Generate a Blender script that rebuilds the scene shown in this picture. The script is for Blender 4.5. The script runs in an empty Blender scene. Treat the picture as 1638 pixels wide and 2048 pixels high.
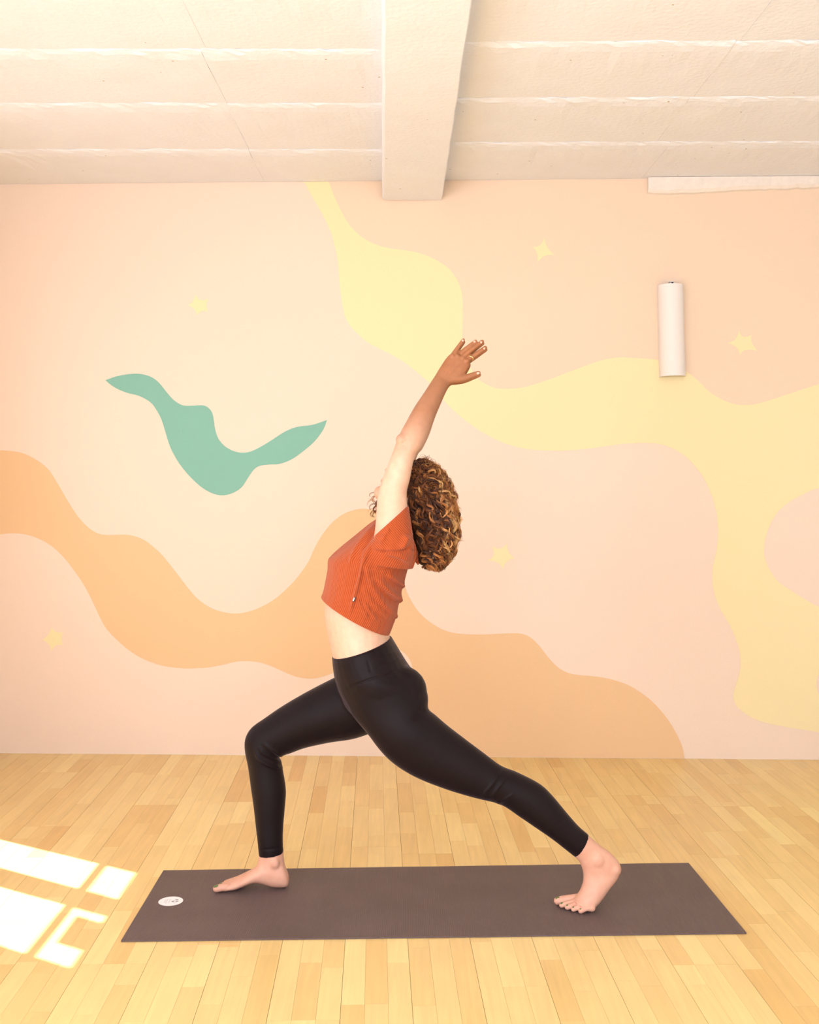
import bpy, bmesh, math, random
import numpy as np
from mathutils import Vector, Matrix
from mathutils.geometry import tessellate_polygon

random.seed(7)
rng = np.random.default_rng(11)
scene = bpy.context.scene
COL = scene.collection

# ------------------------------------------------------------------ camera, light, exposure
F = 2166.0            # focal length in pixels of the 1638 x 2048 frame
HC = 1.335            # camera height
CX, HY = 819.0, 960.0  # principal column, horizon row

cam_d = bpy.data.cameras.new('camera')
cam_d.sensor_fit = 'VERTICAL'
cam_d.sensor_height = 36.0
cam_d.lens = F / 2048.0 * 36.0
cam_d.shift_y = -(1024.0 - HY) / 2048.0
cam_d.clip_start = 0.05
cam = bpy.data.objects.new('camera', cam_d)
cam.location = (0, 0, HC)
cam.rotation_euler = (math.radians(90), 0, 0)
COL.objects.link(cam)
scene.camera = cam

XL, XR, YB = -2.14, 3.0, -2.2      # left wall, right wall, wall behind the camera
ZC = 2.782                         # ceiling height
SUN_AZ = Vector((0.865, -0.502))   # horizontal travel of the sunlight
SUN_EL = math.radians(56)

world = bpy.data.worlds.new('sky')
scene.world = world
world.use_nodes = True
bg = world.node_tree.nodes['Background']
bg.inputs[0].default_value = (0.75, 0.86, 1.0, 1)
bg.inputs[1].default_value = 2.0

sun_d = bpy.data.lights.new('sun', 'SUN')
sun_d.energy = 38.0
sun_d.angle = math.radians(0.5)
sun_d.color = (1.0, 0.985, 0.97)
sun = bpy.data.objects.new('sun', sun_d)
sd = Vector((SUN_AZ.x * math.cos(SUN_EL), SUN_AZ.y * math.cos(SUN_EL), -math.sin(SUN_EL)))
sun.rotation_euler = sd.to_track_quat('-Z', 'Y').to_euler()
sun.location = (-6, 6, 6)
COL.objects.link(sun)

def area(name, loc, direction, sx, sy, energy, color=(0.73, 0.81, 1.0), spread=180):
    d = bpy.data.lights.new(name, 'AREA')
    d.shape = 'RECTANGLE'; d.size = sx; d.size_y = sy
    d.energy = energy; d.color = color; d.spread = math.radians(spread)
    o = bpy.data.objects.new(name, d)
    o.location = loc
    o.rotation_euler = Vector(direction).to_track_quat('-Z', 'Z').to_euler()
    COL.objects.link(o)
    return o
# daylight in the window openings (left wall and wall behind the camera)
area('window_daylight_left_far', (XL + 0.03, 3.86, 1.45), (1, 0, 0), 1.1, 1.1, 20)
area('window_daylight_left_near', (XL + 0.03, 0.9, 1.45), (1, 0, 0.25), 3.0, 1.5, 250)
area('window_daylight_rear', (-0.3, YB + 0.03, 1.6), (0, 1, 0.5), 3.6, 1.7, 480)

vs = scene.view_settings
vs.view_transform = 'Standard'
vs.look = 'None'
vs.gamma = 1.0
vs.use_curve_mapping = False
vs.exposure = -1.15
scene.cycles.max_bounces = 6
scene.cycles.diffuse_bounces = 3
scene.cycles.use_adaptive_sampling = True
scene.cycles.adaptive_threshold = 0.03
scene.cycles.caustics_reflective = False
scene.cycles.caustics_refractive = False
scene.cycles.glossy_bounces = 2
scene.cycles.transmission_bounces = 1

# ------------------------------------------------------------------ helpers
def P(px, py, Y):
    return np.array([(px - CX) * Y / F, Y, HC - (py - HY) * Y / F])

def on_floor(px, py, z=0.0):
    Y = F * (HC - z) / (py - HY)
    return np.array([(px - CX) * Y / F, Y, z])

W0, WS = 5.234, 0.0316            # mural wall: Y = W0 - WS * X
def wallY(X): return W0 - WS * X
def on_wall(px, py, off=0.0):
    k = (px - CX) / F
    Y = (W0 - off) / (1 + WS * k)
    return np.array([k * Y, Y, HC - (py - HY) * Y / F])

def lin(c):
    out = []
    for v in c:
        v = v / 255.0
        out.append(v / 12.92 if v <= 0.04045 else ((v + 0.055) / 1.055) ** 2.4)
    return tuple(out) + (1.0,)

def tag(o, label=None, cat=None, group=None, kind=None):
    if label: o['label'] = label
    if cat: o['category'] = cat
    if group: o['group'] = group
    if kind: o['kind'] = kind
    return o

def link(o, parent=None):
    COL.objects.link(o)
    if parent is not None:
        o.parent = parent
        o.matrix_parent_inverse = parent.matrix_basis.inverted()
    return o

def mesh_obj(name, verts, faces, mat=None, parent=None, smooth=False):
    me = bpy.data.meshes.new(name)
    me.from_pydata([tuple(map(float, v)) for v in verts], [], faces)
    me.update()
    if smooth:
        me.polygons.foreach_set('use_smooth', [True] * len(me.polygons))
    if mat: me.materials.append(mat)
    return link(bpy.data.objects.new(name, me), parent)

def empty(name, loc=(0, 0, 0), parent=None):
    o = bpy.data.objects.new(name, None)
    o.location = loc
    o.empty_display_size = 0.1
    return link(o, parent)

class MB:
    """collects shapes for one mesh"""
    def __init__(self): self.v = []; self.f = []
    def add(self, verts, faces):
        n = len(self.v)
        self.v += [tuple(map(float, p)) for p in verts]
        self.f += [tuple(i + n for i in f) for f in faces]
    def box(self, x0, x1, y0, y1, z0, z1):
        self.add([(x0,y0,z0),(x1,y0,z0),(x1,y1,z0),(x0,y1,z0),(x0,y0,z1),(x1,y0,z1),(x1,y1,z1),(x0,y1,z1)],
                 [(0,3,2,1),(4,5,6,7),(0,1,5,4),(1,2,6,5),(2,3,7,6),(3,0,4,7)])
    def prism(self, quad, z0, z1):
        n = len(quad)
        vs_ = [(p[0], p[1], z0) for p in quad] + [(p[0], p[1], z1) for p in quad]
        fs = [tuple(range(n - 1, -1, -1)), tuple(range(n, 2 * n))]
        fs += [(i, (i + 1) % n, n + (i + 1) % n, n + i) for i in range(n)]
        self.add(vs_, fs)
    def build(self, name, mat=None, parent=None, smooth=False):
        return mesh_obj(name, self.v, self.f, mat, parent, smooth)

def cat_rom(pts, sub, closed=False):
    pts = np.asarray(pts, float)
    n = len(pts)
    out = []
    rngi = range(n if closed else n - 1)
    for i in rngi:
        if closed:
            p0, p1, p2, p3 = pts[(i-1) % n], pts[i], pts[(i+1) % n], pts[(i+2) % n]
        else:
            p1, p2 = pts[i], pts[i+1]
            p0 = pts[i-1] if i > 0 else 2*p1 - p2
            p3 = pts[i+2] if i + 2 < n else 2*p2 - p1
        for k in range(sub):
            t = k / sub
            out.append(0.5*((2*p1) + (-p0+p2)*t + (2*p0-5*p1+4*p2-p3)*t*t + (-p0+3*p1-3*p2+p3)*t**3))
    if not closed: out.append(pts[-1])
    return np.array(out)

# ------------------------------------------------------------------ materials
def new_mat(name):
    m = bpy.data.materials.new(name)
    m.use_nodes = True
    nt = m.node_tree
    return m, nt, nt.nodes['Principled BSDF']

def N(nt, t, **kw):
    n = nt.nodes.new(t)
    for k, v in kw.items(): setattr(n, k, v)
    return n

def paint(name, rgb, rough=0.75, spec=0.2, bump=0, scale=260.0, var=0.03):
    m, nt, b = new_mat(name)
    c = lin(rgb)
    tc = N(nt, 'ShaderNodeNewGeometry')
    nz = N(nt, 'ShaderNodeTexNoise'); nz.inputs['Scale'].default_value = scale; nz.inputs['Detail'].default_value = 1
    nt.links.new(tc.outputs['Position'], nz.inputs['Vector'])
    mx = N(nt, 'ShaderNodeMixRGB'); mx.blend_type = 'MIX'
    mx.inputs[1].default_value = tuple(v * (1 - var) for v in c[:3]) + (1,)
    mx.inputs[2].default_value = tuple(min(1, v * (1 + var)) for v in c[:3]) + (1,)
    nt.links.new(nz.outputs['Fac'], mx.inputs[0])
    nt.links.new(mx.outputs[0], b.inputs['Base Color'])
    b.inputs['Roughness'].default_value = rough
    b.inputs['Specular IOR Level'].default_value = spec
    if bump:
        bp = N(nt, 'ShaderNodeBump'); bp.inputs['Strength'].default_value = bump; bp.inputs['Distance'].default_value = 0.004
        nt.links.new(nz.outputs['Fac'], bp.inputs['Height'])
        nt.links.new(bp.outputs['Normal'], b.inputs['Normal'])
    return m

M = {}
M['peach'] = paint('peach_wall_paint', (247, 220, 196))
M['tan'] = paint('tan_peach_wall_paint', (246, 215, 184))
M['yellow'] = paint('yellow_mural_paint', (250, 229, 176))
M['orange'] = paint('orange_mural_paint', (240, 198, 150))
M['green'] = paint('green_mural_paint', (138, 188, 166))
M['white_wall'] = paint('white_wall_paint', (242, 242, 240))
M['left_wall'] = paint('apricot_side_wall_paint', (244, 208, 164))
M['frame'] = paint('window_frame_paint', (240, 236, 228), rough=0.4, bump=0)
M['lamp'] = paint('lamp_shade_plaster', (247, 234, 222), rough=0.5, bump=0.02)
M['ledge'] = paint('darkened_white_ledge_paint', (246, 230, 212), rough=0.6, var=0.06, scale=40)  # same white as the ceiling, coloured darker to offset strong light on the ledge
M['dark'] = paint('dark_metal', (40, 30, 26), rough=0.4, bump=0)
M['subfloor'] = paint('subfloor', (150, 104, 58), bump=0)

def plaster():
    m, nt, b = new_mat('white_ceiling_plaster')
    g = N(nt, 'ShaderNodeNewGeometry')
    n1 = N(nt, 'ShaderNodeTexNoise'); n1.inputs['Scale'].default_value = 55; n1.inputs['Detail'].default_value = 6
    n2 = N(nt, 'ShaderNodeTexNoise'); n2.inputs['Scale'].default_value = 6; n2.inputs['Detail'].default_value = 4
    vo = N(nt, 'ShaderNodeTexVoronoi'); vo.inputs['Scale'].default_value = 9
    for n in (n1, n2, vo): nt.links.new(g.outputs['Position'], n.inputs['Vector'])
    lt = N(nt, 'ShaderNodeMath', operation='LESS_THAN'); lt.inputs[1].default_value = 0.035
    nt.links.new(vo.outputs['Distance'], lt.inputs[0])
    mx = N(nt, 'ShaderNodeMixRGB')
    mx.inputs[1].default_value = lin((244, 240, 238)); mx.inputs[2].default_value = lin((250, 249, 249))
    nt.links.new(n2.outputs['Fac'], mx.inputs[0])
    m2 = N(nt, 'ShaderNodeMixRGB'); m2.inputs[2].default_value = lin((190, 160, 130))
    nt.links.new(lt.outputs[0], m2.inputs[0]); nt.links.new(mx.outputs[0], m2.inputs[1])
    nt.links.new(m2.outputs[0], b.inputs['Base Color'])
    b.inputs['Roughness'].default_value = 0.6; b.inputs['Specular IOR Level'].default_value = 0.25
    bp = N(nt, 'ShaderNodeBump'); bp.inputs['Strength'].default_value = 0.25; bp.inputs['Distance'].default_value = 0.01
    nt.links.new(n1.outputs['Fac'], bp.inputs['Height']); nt.links.new(bp.outputs['Normal'], b.inputs['Normal'])
    return m
M['plaster'] = plaster()

def wood():
    m, nt, b = new_mat('maple_parquet')
    at = N(nt, 'ShaderNodeAttribute', attribute_name='tone')
    g = N(nt, 'ShaderNodeNewGeometry')
    mp = N(nt, 'ShaderNodeMapping'); mp.inputs['Scale'].default_value = (60, 3.0, 8); mp.inputs['Rotation'].default_value = (0, 0, -0.031)
    ad = N(nt, 'ShaderNodeVectorMath', operation='ADD')
    sc = N(nt, 'ShaderNodeVectorMath', operation='SCALE'); sc.inputs['Scale'].default_value = 7.0
    nt.links.new(at.outputs['Vector'], sc.inputs[0])
    nt.links.new(g.outputs['Position'], ad.inputs[0]); nt.links.new(sc.outputs[0], ad.inputs[1])
    nt.links.new(ad.outputs[0], mp.inputs['Vector'])
    nz = N(nt, 'ShaderNodeTexNoise'); nz.inputs['Scale'].default_value = 1.0; nz.inputs['Detail'].default_value = 5; nz.inputs['Distortion'].default_value = 0.6
    nt.links.new(mp.outputs[0], nz.inputs['Vector'])
    n2 = N(nt, 'ShaderNodeTexNoise'); n2.inputs['Scale'].default_value = 5.0; n2.inputs['Detail'].default_value = 2
    nt.links.new(ad.outputs[0], n2.inputs['Vector'])
    ramp = N(nt, 'ShaderNodeMixRGB')
    ramp.inputs[1].default_value = lin((230, 184, 112)); ramp.inputs[2].default_value = lin((250, 219, 148))
    nt.links.new(at.outputs['Fac'], ramp.inputs[0])
    mr = N(nt, 'ShaderNodeMapRange'); mr.inputs[1].default_value = 0.25; mr.inputs[2].default_value = 0.75
    mr.inputs[3].default_value = 0.92; mr.inputs[4].default_value = 1.05
    nt.links.new(nz.outputs['Fac'], mr.inputs[0])
    mr2 = N(nt, 'ShaderNodeMapRange'); mr2.inputs[1].default_value = 0.3; mr2.inputs[2].default_value = 0.7
    mr2.inputs[3].default_value = 0.97; mr2.inputs[4].default_value = 1.03
    nt.links.new(n2.outputs['Fac'], mr2.inputs[0])
    mu = N(nt, 'ShaderNodeMath', operation='MULTIPLY')
    nt.links.new(mr.outputs[0], mu.inputs[0]); nt.links.new(mr2.outputs[0], mu.inputs[1])
    sv = N(nt, 'ShaderNodeVectorMath', operation='SCALE')
    nt.links.new(ramp.outputs[0], sv.inputs[0]); nt.links.new(mu.outputs[0], sv.inputs['Scale'])
    nt.links.new(sv.outputs[0], b.inputs['Base Color'])
    b.inputs['Roughness'].default_value = 0.30
    b.inputs['Specular IOR Level'].default_value = 0.4
    return m
M['wood'] = wood()

def rubber():
    m, nt, b = new_mat('mat_rubber')
    g = N(nt, 'ShaderNodeNewGeometry')
    wv = N(nt, 'ShaderNodeTexWave'); wv.inputs['Scale'].default_value = 55; wv.bands_direction = 'X'
    wv.inputs['Distortion'].default_value = 0.3
    nz = N(nt, 'ShaderNodeTexNoise'); nz.inputs['Scale'].default_value = 7; nz.inputs['Detail'].default_value = 5
    n3 = N(nt, 'ShaderNodeTexNoise'); n3.inputs['Scale'].default_value = 500; n3.inputs['Detail'].default_value = 2
    for n in (wv, nz, n3): nt.links.new(g.outputs['Position'], n.inputs['Vector'])
    mx = N(nt, 'ShaderNodeMixRGB')
    mx.inputs[1].default_value = lin((94, 76, 72)); mx.inputs[2].default_value = lin((116, 95, 90))
    nt.links.new(nz.outputs['Fac'], mx.inputs[0])
    m2 = N(nt, 'ShaderNodeMixRGB', blend_type='MULTIPLY'); m2.inputs[0].default_value = 0.35
    nt.links.new(mx.outputs[0], m2.inputs[1]); nt.links.new(n3.outputs['Fac'], m2.inputs[2])
    nt.links.new(m2.outputs[0], b.inputs['Base Color'])
    b.inputs['Roughness'].default_value = 0.55; b.inputs['Specular IOR Level'].default_value = 0.5
    bp = N(nt, 'ShaderNodeBump'); bp.inputs['Strength'].default_value = 0.3; bp.inputs['Distance'].default_value = 0.002
    nt.links.new(wv.outputs['Fac'], bp.inputs['Height']); nt.links.new(bp.outputs['Normal'], b.inputs['Normal'])
    return m
M['mat'] = rubber()
M['sticker'] = paint('white_sticker', (245, 240, 236), rough=0.4, bump=0)
M['ink'] = paint('dark_ink', (50, 45, 42), rough=0.5, bump=0)
M['pale_ink'] = paint('pale_grey_ink', (205, 198, 194), rough=0.5, bump=0)

def skin():
    m, nt, b = new_mat('skin')
    at = N(nt, 'ShaderNodeAttribute', attribute_name='tan')
    g = N(nt, 'ShaderNodeNewGeometry')
    nz = N(nt, 'ShaderNodeTexNoise'); nz.inputs['Scale'].default_value = 40; nz.inputs['Detail'].default_value = 4
    n2 = N(nt, 'ShaderNodeTexNoise'); n2.inputs['Scale'].default_value = 600; n2.inputs['Detail'].default_value = 2
    nt.links.new(g.outputs['Position'], nz.inputs['Vector']); nt.links.new(g.outputs['Position'], n2.inputs['Vector'])
    mx = N(nt, 'ShaderNodeMixRGB')
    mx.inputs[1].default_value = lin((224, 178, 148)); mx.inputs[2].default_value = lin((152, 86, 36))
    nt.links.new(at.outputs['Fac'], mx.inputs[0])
    pk = N(nt, 'ShaderNodeAttribute', attribute_name='pink')
    m3 = N(nt, 'ShaderNodeMixRGB'); m3.inputs[2].default_value = lin((214, 148, 122))
    nt.links.new(pk.outputs['Fac'], m3.inputs[0]); nt.links.new(mx.outputs[0], m3.inputs[1])
    m2 = N(nt, 'ShaderNodeMixRGB', blend_type='OVERLAY'); m2.inputs[0].default_value = 0.18
    nt.links.new(m3.outputs[0], m2.inputs[1]); nt.links.new(nz.outputs['Fac'], m2.inputs[2])
    nt.links.new(m2.outputs[0], b.inputs['Base Color'])
    b.inputs['Roughness'].default_value = 0.5; b.inputs['Specular IOR Level'].default_value = 0.35
    bp = N(nt, 'ShaderNodeBump'); bp.inputs['Strength'].default_value = 0.1; bp.inputs['Distance'].default_value = 0.001
    nt.links.new(n2.outputs['Fac'], bp.inputs['Height']); nt.links.new(bp.outputs['Normal'], b.inputs['Normal'])
    return m
M['skin'] = skin()
M['nail'] = paint('pale_fingernail', (236, 180, 152), rough=0.3, spec=0.5, bump=0)
M['polish'] = paint('olive_green_nail_polish', (96, 108, 60), rough=0.2, spec=0.5, bump=0)
M['gold'] = paint('gold', (246, 208, 140), rough=0.25, spec=0.6, bump=0)
M['gold'].node_tree.nodes['Principled BSDF'].inputs['Metallic'].default_value = 0.8
M['eye'] = paint('eye_white', (240, 235, 228), rough=0.2, bump=0)

def ribbed():
    m, nt, b = new_mat('ribbed_orange_jersey')
    at = N(nt, 'ShaderNodeAttribute', attribute_name='rib')
    mu = N(nt, 'ShaderNodeMath', operation='MULTIPLY'); mu.inputs[1].default_value = 2 * math.pi
    sn = N(nt, 'ShaderNodeMath', operation='SINE')
    nt.links.new(at.outputs['Fac'], mu.inputs[0]); nt.links.new(mu.outputs[0], sn.inputs[0])
    g = N(nt, 'ShaderNodeNewGeometry')
    nz = N(nt, 'ShaderNodeTexNoise'); nz.inputs['Scale'].default_value = 700; nz.inputs['Detail'].default_value = 2
    nt.links.new(g.outputs['Position'], nz.inputs['Vector'])
    mr = N(nt, 'ShaderNodeMapRange'); mr.inputs[1].default_value = -1; mr.inputs[2].default_value = 1
    nt.links.new(sn.outputs[0], mr.inputs[0])
    mx = N(nt, 'ShaderNodeMixRGB'); mx.inputs[1].default_value = lin((160, 66, 30)); mx.inputs[2].default_value = lin((190, 90, 48))
    nt.links.new(mr.outputs[0], mx.inputs[0])
    nt.links.new(mx.outputs[0], b.inputs['Base Color'])
    b.inputs['Roughness'].default_value = 0.85; b.inputs['Specular IOR Level'].default_value = 0.1
    b.inputs['Sheen Weight'].default_value = 0.25; b.inputs['Sheen Tint'].default_value = (1, 0.75, 0.6, 1)
    bp = N(nt, 'ShaderNodeBump'); bp.inputs['Strength'].default_value = 0.55; bp.inputs['Distance'].default_value = 0.0022
    nt.links.new(mr.outputs[0], bp.inputs['Height'])
    b2 = N(nt, 'ShaderNodeBump'); b2.inputs['Strength'].default_value = 0.15; b2.inputs['Distance'].default_value = 0.001
    nt.links.new(nz.outputs['Fac'], b2.inputs['Height']); nt.links.new(bp.outputs['Normal'], b2.inputs['Normal'])
    nt.links.new(b2.outputs['Normal'], b.inputs['Normal'])
    return m
M['shirt'] = ribbed()

def leggings_mat():
    m, nt, b = new_mat('black_brown_stretch_fabric')
    g = N(nt, 'ShaderNodeNewGeometry')
    nz = N(nt, 'ShaderNodeTexNoise'); nz.inputs['Scale'].default_value = 900; nz.inputs['Detail'].default_value = 2
    nt.links.new(g.outputs['Position'], nz.inputs['Vector'])
    mx = N(nt, 'ShaderNodeMixRGB'); mx.inputs[1].default_value = lin((17, 8, 9)); mx.inputs[2].default_value = lin((28, 17, 18))
    nt.links.new(nz.outputs['Fac'], mx.inputs[0]); nt.links.new(mx.outputs[0], b.inputs['Base Color'])
    b.inputs['Roughness'].default_value = 0.55; b.inputs['Specular IOR Level'].default_value = 0.14
    b.inputs['Sheen Weight'].default_value = 0.11; b.inputs['Sheen Tint'].default_value = (1.0, 0.74, 0.78, 1)
    b.inputs['Sheen Roughness'].default_value = 0.4
    bp = N(nt, 'ShaderNodeBump'); bp.inputs['Strength'].default_value = 0.1; bp.inputs['Distance'].default_value = 0.001
    nt.links.new(nz.outputs['Fac'], bp.inputs['Height']); nt.links.new(bp.outputs['Normal'], b.inputs['Normal'])
    return m
M['leggings'] = leggings_mat()

def hair_mat():
    m, nt, b = new_mat('curly_hair')
    at = N(nt, 'ShaderNodeAttribute', attribute_name='tone')
    nt.links.new(at.outputs['Color'], b.inputs['Base Color'])
    b.inputs['Roughness'].default_value = 0.42; b.inputs['Specular IOR Level'].default_value = 0.45
    return m
M['hair'] = hair_mat()
M['hair_core'] = paint('hair_core', (58, 34, 18), rough=0.7, bump=0)

# ------------------------------------------------------------------ the room
# floor: subfloor slab > planks > staves
PT = 0.031
pd = np.array([-PT, 1.0]) / math.hypot(PT, 1)    # along the planks
ps = np.array([1.0, PT]) / math.hypot(PT, 1)     # across
def fl(s, t): return ps * s + pd * t
mb = MB()
mb.add([(XL,YB,-0.08),(XR,YB,-0.08),(XR,wallY(XR),-0.08),(XL,wallY(XL),-0.08),(XL,YB,-0.016),(XR,YB,-0.016),(XR,wallY(XR),-0.016),(XL,wallY(XL),-0.016)],
       [(0,3,2,1),(4,5,6,7),(0,1,5,4),(1,2,6,5),(2,3,7,6),(3,0,4,7)])
floor = mb.build('floor', M['subfloor'])
tag(floor, 'honey maple parquet floor of three-strip planks', None, kind='structure')

PW = 0.181
S0 = -0.089
def t_wall(s):                      # where the plank direction meets the mural wall
    # X = ps.x*s + pd.x*t ; Y = ps.y*s + pd.y*t ; Y = W0 - WS*X
    return (W0 - 0.0015 - WS * ps[0] * s - ps[1] * s) / (pd[1] + WS * pd[0])
def clampx(p):
    return (min(max(p[0], XL + 0.002), XR - 0.002), p[1])

def box_mesh(name, quads, z0, z1, tones):
    m_ = MB()
    for q in quads: m_.prism(q, z0, z1)
    me = bpy.data.meshes.new(name)
    me.from_pydata(m_.v, [], m_.f); me.update()
    a = me.color_attributes.new('tone', 'FLOAT_COLOR', 'POINT')
    cols = np.repeat(np.array([[t, t, t, 1.0] for t in tones], dtype=np.float32), 8, axis=0)
    a.data.foreach_set('color', cols.ravel())
    me.materials.append(M['wood'])
    return me

mat_poly = [on_floor(242, 1881, .005), on_floor(1493, 1865, .005), on_floor(1377, 1725.5, .005), on_floor(327, 1740.5, .005)]
def inside_mat(p):
    q = [m_[:2] for m_ in mat_poly]
    for i in range(4):
        a, b = q[i], q[(i + 1) % 4]
        if (b[0]-a[0])*(p[1]-a[1]) - (b[1]-a[1])*(p[0]-a[0]) < 0.0: return False
    return True
def visible_px(p):
    if p[1] < 2.3: return None
    return (CX + F * p[0] / p[1], HY + F * HC / p[1])

staves = []   # (score, plank_obj, quad, tone)
rest = []
k0 = int(math.floor((XL - 0.25 - S0) / PW)); k1 = int(math.ceil((XR + 0.25 - S0) / PW))
for k in range(k0, k1):
    s0, s1 = S0 + k * PW, S0 + (k + 1) * PW
    sm = (s0 + s1) / 2
    xm = fl(sm, 3.0)[0]
    t = YB - random.uniform(0.0, 2.0)
    tend = t_wall(sm)
    while t < tend - 0.02:
        t1 = min(t + 2.05, tend)
        if tend - t1 < 0.25: t1 = tend
        ta = max(t, YB + 0.12)
        if t1 - ta < 0.05: t = t1; continue
        g = 0.0005
        def quad(sa, sb, a, b):
            pa = a + g; pb = b - g
            ea = t_wall(sa) if b >= tend - 1e-6 else pb
            eb = t_wall(sb) if b >= tend - 1e-6 else pb
            c = [fl(sa, pa), fl(sb, pa), fl(sb, eb), fl(sa, ea)]
            return [clampx(p) for p in c]
        q = quad(s0 + g, s1 - g, ta, t1)
        if abs(q[1][0] - q[0][0]) < 0.01 or abs(q[2][0]-q[3][0]) < 0.003:
            t = t1; continue
        pl = MB(); pl.prism(q, -0.015, -0.004)
        po = pl.build('floor_plank', M['subfloor'], floor)
        base = random.gauss(0.55, 0.10)
        sw = PW / 3
        for j in range(3):
            u = ta - random.uniform(0, 0.35)
            while u < t1 - 1e-4:
                u1 = u + random.choice([0.26, 0.34, 0.42, 0.5, 0.6])
                if t1 - u1 < 0.08: u1 = t1
                ua, ub = max(u, ta), min(u1, t1)
                if ub - ua > 0.01:
                    g2 = 0.00022
                    sa = s0 + j * sw + (g if j == 0 else g2); sb = s0 + (j + 1) * sw - (g if j == 2 else g2)
                    a0, b0 = ua + (g if ua == ta else g2), ub - (g if ub == t1 else g2)
                    ea = t_wall(sa) if ub >= tend - 1e-6 else b0
                    eb = t_wall(sb) if ub >= tend - 1e-6 else b0
                    qq = [clampx(p) for p in (fl(sa, a0), fl(sb, a0), fl(sb, eb), fl(sa, ea))]
                    if abs(qq[1][0] - qq[0][0]) > 0.004 and abs(qq[2][0] - qq[3][0]) > 0.004:
                        tone = min(1, max(0, base + random.gauss(0, 0.17) - (0.25 if random.random() < 0.07 else 0)))
                        c = fl((sa + sb) / 2, (ua + ub) / 2)
                        px = visible_px(c)
                        vis = px is not None and -40 < px[0] < 1680 and px[1] < 2090 and not inside_mat(c)
                        rest.append((-(ub - ua) / c[1] ** 2 if vis else 1.0, po, qq, tone))
                u = u1
        t = t1
rest.sort(key=lambda r: r[0])
for sc_, po, qq, tone in rest[:300]:
    me = box_mesh('stave', [qq], -0.004, 0.0, [tone])
    link(bpy.data.objects.new('stave', me), floor).parent = po
me = box_mesh('stave_field', [r[2] for r in rest[300:]], -0.004, 0.0, [r[3] for r in rest[300:]])
sf = link(bpy.data.objects.new('stave_field', me), floor)
sf['kind'] = 'stuff'

# mural wall
def wall_slab(name, x0, x1, z0, z1, mat, th=0.12):
    v = []
    for z in (z0, z1):
        for (x, o) in ((x0, 0), (x1, 0), (x1, th), (x0, th)):
            v.append((x, wallY(x) + o, z))
    return mesh_obj(name, v, [(0,3,2,1),(4,5,6,7),(0,1,5,4),(1,2,6,5),(2,3,7,6),(3,0,4,7)], mat)
wall_far = wall_slab('wall_far', XL, XR, 0.0, ZC + 0.1, M['peach'])
tag(wall_far, 'peach wall painted with a mural of flowing shapes and stars', None, kind='structure')

def mural(name, loops, mat, off, label=None):
    """flat paint: loops of pixel points on the wall plane; first loop is the outline, the others holes"""
    L = []
    for lp in loops:
        L.append([on_wall(x, y, off) for x, y in lp])
    for l in L:
        for p in l:
            p[2] = min(max(p[2], 0.001), ZC - 0.002)
            p[0] = min(max(p[0], XL + 0.003), XR - 0.003)
            p[1] = wallY(p[0]) - off
    tris = tessellate_polygon([[Vector((p[0], p[2], 0)) for p in l] for l in L])
    v = [p for l in L for p in l]
    n = len(v)
    back = [(p[0], p[1] + off, p[2]) for p in v]
    faces = []
    for t in tris:
        a, b, c = t
        nx = (v[b][0]-v[a][0])*(v[c][2]-v[a][2]) - (v[b][2]-v[a][2])*(v[c][0]-v[a][0])
        faces.append((a, b, c) if nx > 0 else (a, c, b))
    i0 = 0
    for l in L:
        m_ = len(l)
        for i in range(m_):
            a, b = i0 + i, i0 + (i + 1) % m_
            faces.append((a, b, b + n, a + n))
        i0 += m_
    o = mesh_obj(name, v + back, faces, mat, wall_far)
    if label: o['label'] = label
    return o

y_low = [(595,340),(609.5,366),(625.6,395),(642.4,424),(659,457.5),(668,486.5),(674.5,517),(678,547.6),(680.6,581),(685,611.7),(694,642),(712.6,665),(734,684),(758.4,697),(786,711),(813.4,727.7),(837.8,747.5),(862,769),(891.7,805.3),(918.6,831),(945.5,851.7),(972.3,868.8),(999.2,882.2),(1028.5,892.5),(1060,898.8),(1094.4,901),(1128.6,901.3),(1165,898.6),(1202,893.7),(1241,888.3),(1262.4,886.8),(1291.7,885.6),(1318.6,888),(1345.4,896.8),(1369.9,912),(1389.4,931.5),(1406.5,954.7),(1420,981.6),(1429.7,1009.7),(1434.6,1036.5),(1436.3,1063.4),(1435.4,1080),(1432.5,1104),(1427,1128),(1424.8,1154.7),(1427,1179),(1434.7,1205),(1445.7,1227),(1458.9,1249),(1469.9,1273.4),(1477.6,1295.4),(1480.9,1319.6),(1479.8,1341.5),(1473.2,1365.7),(1467.2,1385.5),(1468,1401),(1476.5,1416),(1500.6,1434),(1529.2,1445),(1568.8,1453.6),(1608.3,1459.6),(1638,1464.6),(1700,1474),(1770,1464),(1850,1438),(1930,1432),(2010,1452),(2110,1470)]
y_up = [(2110,790),(2000,800),(1900,770),(1820,738),(1760,733),(1700,746),(1638,768),(1604,779),(1565,792),(1526,804.5),(1504,809.4),(1482,810),(1462.7,806.5),(1443,798.4),(1418.7,783.8),(1396.7,761.8),(1382,749.6),(1368.6,741),(1345,729),(1316,720),(1286.8,717),(1257.5,715.4),(1241,715),(1211.6,718.6),(1180,728),(1143.3,741.8),(1106.6,756),(1072.5,767.4),(1045.6,774.8),(1016.3,777.7),(991.9,776),(969.9,767.4),(952.8,755),(938,728),(928,700),(924.8,675.8),(925,645),(925.4,614.7),(923.2,584),(914,559.8),(898.8,538.4),(877.5,523),(853,511),(825.6,503),(798,499),(773.7,495.7),(749.3,488),(727.9,477.4),(709.6,462),(694.3,443.8),(682,421),(668.4,392),(659,366),(650,340)]
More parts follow.
